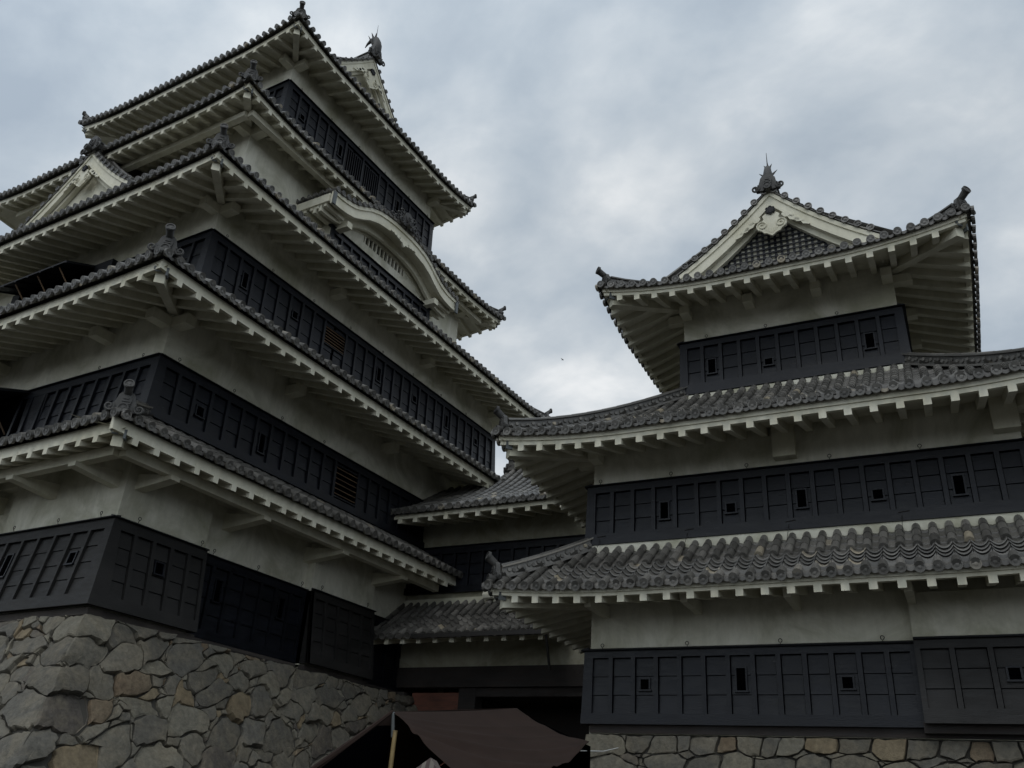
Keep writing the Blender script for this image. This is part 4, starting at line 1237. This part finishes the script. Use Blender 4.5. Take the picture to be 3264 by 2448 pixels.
# ================================================================ STONE BASES
def clip(poly, p, nn):
    out_ = []
    m = len(poly)
    for i in range(m):
        a_, b_ = poly[i], poly[(i + 1) % m]
        da = (a_[0] - p[0]) * nn[0] + (a_[1] - p[1]) * nn[1]; db = (b_[0] - p[0]) * nn[0] + (b_[1] - p[1]) * nn[1]
        if da <= 0: out_.append(a_)
        if (da < 0) != (db < 0) and da != db:
            t_ = da / (da - db); out_.append((a_[0] + (b_[0] - a_[0]) * t_, a_[1] + (b_[1] - a_[1]) * t_))
    return out_
def stone_face(mb, S, x0, x1, h0, h1, seed, big=.42, corner=None, top_course=None, rough=1.0, wk=1.0, ax=1.35):
    """S(x, h, d) -> 3D (d outward). Packs irregular stones into the rectangle."""
    rg = random.Random(seed)
    sites = []
    mb.c = [] if mb.c is None else mb.c
    if corner is not None:
        for i, hh in enumerate(corner):
            sites.append((x0 + (.42 if i % 2 else .26), hh, .42 if i % 2 else .36, 1))
    if top_course:
        h = h1
        for ch_, lo_, hi_ in ((.27, .26, .62), (.44, .45, .95), (.5, .5, 1.0), (.5, .5, 1.0), (.5, .5, 1.0)):
            x = x0 + .35
            while x < x1:
                wdt = rg.uniform(lo_, hi_)
                sites.append((x + wdt / 2, h - ch_ / 2 + rg.uniform(-.02, .02), .2 + rg.uniform(-.02, .03), 0)); x += wdt
            h -= ch_
    def tryadd(r, nt_, lo=0):
        for _ in range(nt_):
            x = rg.uniform(x0, x1); h = rg.uniform(h0, h1)
            rr = r * rg.uniform(.8, 1.25)
            ok = True
            rr_ = rr
            for q in sites:
                dx = (x - q[0]) / ax; dh = h - q[1]
                if dx * dx + dh * dh < ((rr + q[2]) * .60) ** 2: ok = False; break
            if ok: sites.append((x, h, rr, 0))
    area = (x1 - x0) * (h1 - h0)
    tryadd(big, int(area * 9)); tryadd(big * .66, int(area * 14)); tryadd(big * .40, int(area * 34)); tryadd(big * .22, int(area * 110)); tryadd(big * .14, int(area * 130))
    for i, (sx, sh, sr, cn) in enumerate(sites):
        poly = [(x0 / ax, h0), (x1 / ax, h0), (x1 / ax, h1), (x0 / ax, h1)]
        px, ph = sx / ax, sh
        for j, (tx, th, tr, _) in enumerate(sites):
            if i == j: continue
            qx, qh = tx / ax, th
            dx, dh = qx - px, qh - ph; d2 = dx * dx + dh * dh
            if d2 > 2.6: continue
            k_ = (d2 + sr * sr - tr * tr) / (2 * d2)
            poly = clip(poly, (px + dx * k_, ph + dh * k_), (dx, dh))
            if len(poly) < 3: break
        if len(poly) < 3: continue
        poly = [(a_ * ax, b_) for a_, b_ in poly]
        cx_ = sum(p[0] for p in poly) / len(poly); ch = sum(p[1] for p in poly) / len(poly)
        A2 = 0
        for a_, b_ in zip(poly, poly[1:] + poly[:1]): A2 += a_[0] * b_[1] - b_[0] * a_[1]
        size = math.sqrt(abs(A2) / 2)
        if size < .035: continue
        gap = min(.003 + .010 * rg.random() ** 2, size * .06)
        # resample the outline and roughen it
        ring = []
        for a_, b_ in zip(poly, poly[1:] + poly[:1]):
            ln = math.hypot(b_[0] - a_[0], b_[1] - a_[1]); m = max(1, int(ln / .085))
            for q in range(m):
                t_ = q / m; x = a_[0] + (b_[0] - a_[0]) * t_; h = a_[1] + (b_[1] - a_[1]) * t_
                atc = corner is not None and x < x0 + .012
                dx, dh = cx_ - x, ch - h; dl = math.hypot(dx, dh) + 1e-6
                amp = .026 * rough * min(1, size / .35)
                # corners are pulled in so that the stones are blunt
                sh_ = gap + rg.uniform(-amp * .4, amp) + (.022 * size if q == 0 else 0)
                if not atc: x += dx / dl * sh_
                h += dh / dl * sh_
                if atc: x = x0
                fade = min(1, (x - x0) / .5) if corner is not None else 1
                ft_ = min(1, (h1 - h) / .25)
                wx, wh = warp(x, h, seed)
                x += wx * fade * wk; h += wh * fade * ft_ * wk
                h = min(h, h1)
                ring.append((x, h, atc))
        cx_ = sum(p[0] for p in ring) / len(ring); ch = sum(p[1] for p in ring) / len(ring)
        tx_, th_ = rg.uniform(-.13, .13), rg.uniform(-.15, .12)
        bulge = rg.uniform(.004, .022) * min(1.3, size / .35) + .010
        base_d = rg.uniform(-.045, .04)
        n = len(ring); pts = []; fs = []
        def dpt(x, h, d, atc):
            if atc: return S(x0, h, base_d * 0 + d * 0 + (.0 if d > -.1 else 0))
            return S(x, h, d)
        for (x, h, atc) in ring: pts.append(S(x if not atc else x0, h, -.09 if not atc else .0))
        for (x, h, atc) in ring: pts.append(S(x, h, (base_d - .015) if not atc else .0))
        for (fr, bl) in ((.955, .60), (.80, .95), (.40, 1.0)):
            for (x, h, atc) in ring:
                xx = cx_ + (x - cx_) * fr; hh = ch + (h - ch) * fr
                d = base_d + bulge * bl + tx_ * (xx - cx_) + th_ * (hh - ch) + rg.uniform(-.012, .012) * rough * (1 if fr > .9 else .25)
                pts.append(S(xx, hh, d))
        pts.append(S(cx_, ch, base_d + bulge))
        nr = 5
        for q in range(nr - 1):
            for k_ in range(n):
                fs.append((q * n + k_, q * n + (k_ + 1) % n, (q + 1) * n + (k_ + 1) % n, (q + 1) * n + k_))
        for k_ in range(n): fs.append(((nr - 1) * n + k_, (nr - 1) * n + (k_ + 1) % n, nr * n))
        mb.add(pts, fs)
        tint = (CT[(i + (seed == 23) * (i % 2)) % len(CT)] if cn else rg.random())
        mb.c.extend([tint] * len(fs))

CT = [.75, .35, .1, .88, .6, .2, .5]
from mathutils import noise as mnoise
def warp(x, h, sd):
    a_ = mnoise.noise(Vector((x * 1.5, h * 1.5, sd))) * .34 + mnoise.noise(Vector((x * 4.5, h * 4.5, sd + 3))) * .09
    b_ = mnoise.noise(Vector((x * 1.5, h * 1.5, sd + 9))) * .30 + mnoise.noise(Vector((x * 4.5, h * 4.5, sd + 7))) * .09
    return a_, b_

ZT = 4.86
def sba(o):
    import bmesh
    bm = bmesh.new(); bm.from_mesh(o.data)
    for f_ in bm.faces: f_.smooth = True
    for e in bm.edges:
        if len(e.link_faces) == 2 and e.calc_face_angle(0) > math.radians(24): e.smooth = False
    bm.to_mesh(o.data); bm.free()
def koff(h): return .30 + (ZT - h) * .50 + max(0, 3.0 - h) * .04     # outward run of the batter
kbase = thing('stone_base', 'large sloping dry-stone base of grey and ochre rubble under the left keep', 'stone base', (KX, KY, 0))
corners = [4.6, 4.1, 3.45, 2.95, 2.3, 1.7, 1.1]
Sm = MB()
# right face: x runs along +Y from the corner; left face: x runs along -X
edge_w = lambda h, x: (mnoise.noise(Vector((h * 3.1, 2.2, 0))) * .10 + mnoise.noise(Vector((h * 9, 4.2, 0))) * .03) * max(0, 1 - x / .8)
def SRf(x, h, d):
    o_ = koff(h) + edge_w(h, x); return V3(o_ + d * .89, -o_ + x, h + d * .45)
def SLf(x, h, d):
    o_ = koff(h) + edge_w(h, x); return V3(o_ - x, -o_ - d * .89, h + d * .45)
stone_face(Sm, SRf, 0, 13.0, 0.8, ZT, 11, big=.33, corner=corners)
so_ = Sm.build('right_face', STONE, kbase); sba(so_)
Sm = MB(); stone_face(Sm, SLf, 0, 8.0, 0.8, ZT, 23, big=.33, corner=corners)
sba(Sm.build('left_face', STONE, kbase))
Bk = MB()
for S_, ln in ((SRf, 13.2), (SLf, 17.5)):
    hs = [0, 2, ZT]
    for a_, b_ in zip(hs, hs[1:]):
        Bk.add([S_(.08, a_, -.085), S_(ln, a_, -.085), S_(ln, b_, -.085), S_(.08, b_, -.085)], [(0, 1, 2, 3)])
Bk.add([(0.2, 0, ZT - .03), (-17.5, 0, ZT - .03), (-17.5, 13, ZT - .03), (.2, 13, ZT - .03)], [(0, 1, 2, 3)])
Bk.build('joint_fill', DIRT, kbase)

tbase = thing('stone_base', 'low straight stone base of squared top course and boulders under the right turret', 'stone base', (C0[0], C0[1], 0), TA)
TZ = 3.44
def toff(h): return .03 + (TZ - h) * .16
def TF(x, h, d): return V3(-toff(h) + x, -toff(h) - d, h)
def TLf(x, h, d): return V3(-toff(h) - d, -toff(h) + x, h)
Sm = MB(); stone_face(Sm, TF, 0, 10.2, 1.2, TZ, 5, big=.30, corner=[3.2, 2.7, 2.1, 1.5], top_course=True, wk=.32, ax=2.1); sba(Sm.build('front_face', STONE, tbase))
Sm = MB(); stone_face(Sm, TLf, 0, 6.0, 1.2, TZ, 6, big=.36, corner=[3.2, 2.7, 2.1, 1.5]); sba(Sm.build('side_face', STONE, tbase))
Bk = MB()
for S_, ln in ((TF, 10.3), (TLf, 9)):
    Bk.add([S_(.08, 0, -.085), S_(ln, 0, -.085), S_(ln, TZ, -.085), S_(.08, TZ, -.085)], [(0, 1, 2, 3)])
Bk.add([(0.1, 0, TZ - .02), (9, 0, TZ - .02), (9, 9, TZ - .02), (.1, 9, TZ - .02)], [(0, 1, 2, 3)])
Bk.build('joint_fill', DIRT, tbase)

# ================================================================ CANOPY, BIRD, GROUND
canopy = thing('canopy', 'dark brown canvas awning slung from a bamboo pole in front of the gateway', 'awning', (-7.26, 9.55, 0))
off_ = V3(-7.26, 9.55, 0)
def sheet(a_, b_, c_, d_, sag, name, nx=60, ny=60, folds=.05):
    a_, b_, c_, d_ = [V3(*q) - off_ for q in (a_, b_, c_, d_)]
    S_ = MB(); pts = []
    for j in range(ny + 1):
        for i in range(nx + 1):
            s_, t_ = i / nx, j / ny
            p = a_ * (1 - s_) * (1 - t_) + b_ * s_ * (1 - t_) + c_ * s_ * t_ + d_ * (1 - s_) * t_
            z = -sag * (4 * t_ * (1 - t_) * (.4 + .6 * s_) + 1.0 * s_ * (1 - s_) * (1 - t_))
            fan = (t_ + .05) / (s_ + t_ + .1)
            crease = lambda c_, w_: math.exp(-((t_ - c_ * (s_ + .12) ** .8) / w_) ** 2)
            z += folds * (1.6 * crease(.95, .035) + 1.2 * crease(.62, .03) + 1.5 * crease(1.45, .05) + 1.0 * crease(.38, .025) - 1.2 * crease(1.15, .05)) * (1.1 - s_) * (.25 + t_) + folds * .35 * math.sin(fan * 40 + 1.3) * t_
            pts.append(p + V3(0, 0, z))
    low = [p - V3(0, 0, .006) for p in pts]
    n_ = len(pts); fs = []
    for j in range(ny):
        for i in range(nx):
            q = j * (nx + 1) + i
            fs.append((q, q + 1, q + nx + 2, q + nx + 1)); fs.append((n_ + q, n_ + q + nx + 1, n_ + q + nx + 2, n_ + q + 1))
    for i in range(nx):
        fs.append((i, n_ + i, n_ + i + 1, i + 1)); q = ny * (nx + 1) + i; fs.append((q, q + 1, n_ + q + 1, n_ + q))
    for j in range(ny):
        q = j * (nx + 1); fs.append((q, q + nx + 1, n_ + q + nx + 1, n_ + q)); q += nx; fs.append((q, n_ + q, n_ + q + nx + 1, q + nx + 1))
    S_.add(pts + low, fs)
    o = S_.build(name, CLOTH, canopy, smooth=True)
    return o
A = (-7.29, 9.53, 2.87); B = (-7.45, 13.02, 3.38); C = (-5.63, 11.94, 2.77); Dd = (-5.15, 8.8, 1.76)
sheet(A, B, C, Dd, .07, 'canvas')
E1 = (-6.98, 7.16, 1.6)
sheet(A, B, (-9.0, 11.4, 1.6), E1, .0, 'canvas', folds=.008)
Hm = MB(); ps = [V3(*A), V3(-7.21, 8.7, 2.42), V3(-7.17, 8.08, 2.09), V3(*E1)]
Hm.tube([p - off_ for p in ps], [.02, .035, .03, .03], 6); Hm.build('canvas_hem', CLOTH, canopy)
# added black sheets, painting in the shade under the awning
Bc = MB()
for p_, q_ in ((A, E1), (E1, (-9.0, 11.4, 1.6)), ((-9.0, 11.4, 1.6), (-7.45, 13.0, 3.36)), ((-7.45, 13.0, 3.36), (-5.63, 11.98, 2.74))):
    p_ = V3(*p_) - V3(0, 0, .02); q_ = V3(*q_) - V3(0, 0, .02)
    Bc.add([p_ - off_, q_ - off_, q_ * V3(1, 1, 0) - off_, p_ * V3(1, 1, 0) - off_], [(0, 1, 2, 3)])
Bc.build('shade_sheet', VOID, canopy)
Pl = MB(); 
for i in range(6):
    z0, z1 = .44 * i, .44 * (i + 1) - .012
    Pl.cyl((.0 + .008 * i, -.02, z0), (.008 * (i + 1), -.02, z1), .03, .029, 12); Pl.cyl((.008 * (i + 1), -.02, z1), (.008 * (i + 1), -.02, z1 + .012), .033, .033, 12)
Pl.build('bamboo_pole', BAMBOO, canopy, smooth=False)
Pt = MB(); Pt.cyl((.02, -.02, 2.56), (-.02, -.02, 2.86), .026, .026, 10); Pt.build('pole_top', COPPER, canopy)
Rp = MB(); Rp.tube([V3(-5.63, 11.62, 2.63) - off_, V3(-6.35, 13.59, 2.8) * 0 + V3(-5.9, 13.0, 2.75) - off_, V3(-6.35, 14.6, 2.95) - off_], .008, 5)
Rp.build('guy_rope', ROPE, canopy)

sc2 = MB(); q = [(-5.34, 7.24, 1.97), (-5.14, 7.39, 2.17), (-5.07, 7.43, 2.06), (-5.1, 7.3, 1.6), (-5.4, 7.1, 1.6)]
sc2.add([V3(*p) for p in q] + [V3(*p) + V3(-.2, .4, 0) for p in q], [(0, 1, 2, 3, 4), (9, 8, 7, 6, 5), (0, 5, 6, 1), (1, 6, 7, 2), (2, 7, 8, 3), (4, 9, 5, 0)])
o = sc2.build('folded_cloth', STRIPE); o['label'] = 'striped folded cloth corner poking up below the brown awning'; o['category'] = 'cloth'

bp = np.array([-24.5, 46.45, 30.6]); BS = .22
Bd = MB()
Bd.tube([bp + V3(-.35, 0, -.08) * BS, bp + V3(-.15, 0, -.02) * BS, bp + V3(.1, 0, .03) * BS, bp + V3(.3, .02, .06) * BS, bp + V3(.42, .02, .06) * BS], [.02 * BS, .09 * BS, .11 * BS, .07 * BS, .01 * BS], 8)
for s_ in (-1, 1):
    Bd.add([bp + V3(.15, 0, .06) * BS, bp + V3(-.15, 0, .03) * BS, bp + V3(-.12, s_ * .5, .22) * BS, bp + V3(-.25, s_ * 1.0, .12) * BS, bp + V3(.05, s_ * .55, .24) * BS] +
           [bp + V3(.15, 0, .04) * BS, bp + V3(-.15, 0, .01) * BS, bp + V3(-.12, s_ * .5, .20) * BS, bp + V3(-.25, s_ * 1.0, .11) * BS, bp + V3(.05, s_ * .55, .22) * BS],
           [(0, 1, 2, 4), (4, 2, 3), (9, 7, 6, 5), (8, 7, 9), (1, 6, 7, 2), (0, 4, 9, 5), (4, 3, 8, 9), (2, 7, 8, 3)])
o = Bd.build('bird', BIRDM); o['label'] = 'tiny dark bird flying in the open sky between the two buildings'; o['category'] = 'bird'

G = MB(); G.add([(-900, -900, 0), (900, -900, 0), (900, 900, 0), (-900, 900, 0)], [(0, 1, 2, 3)])
o = G.build('ground', GROUND); o['kind'] = 'structure'
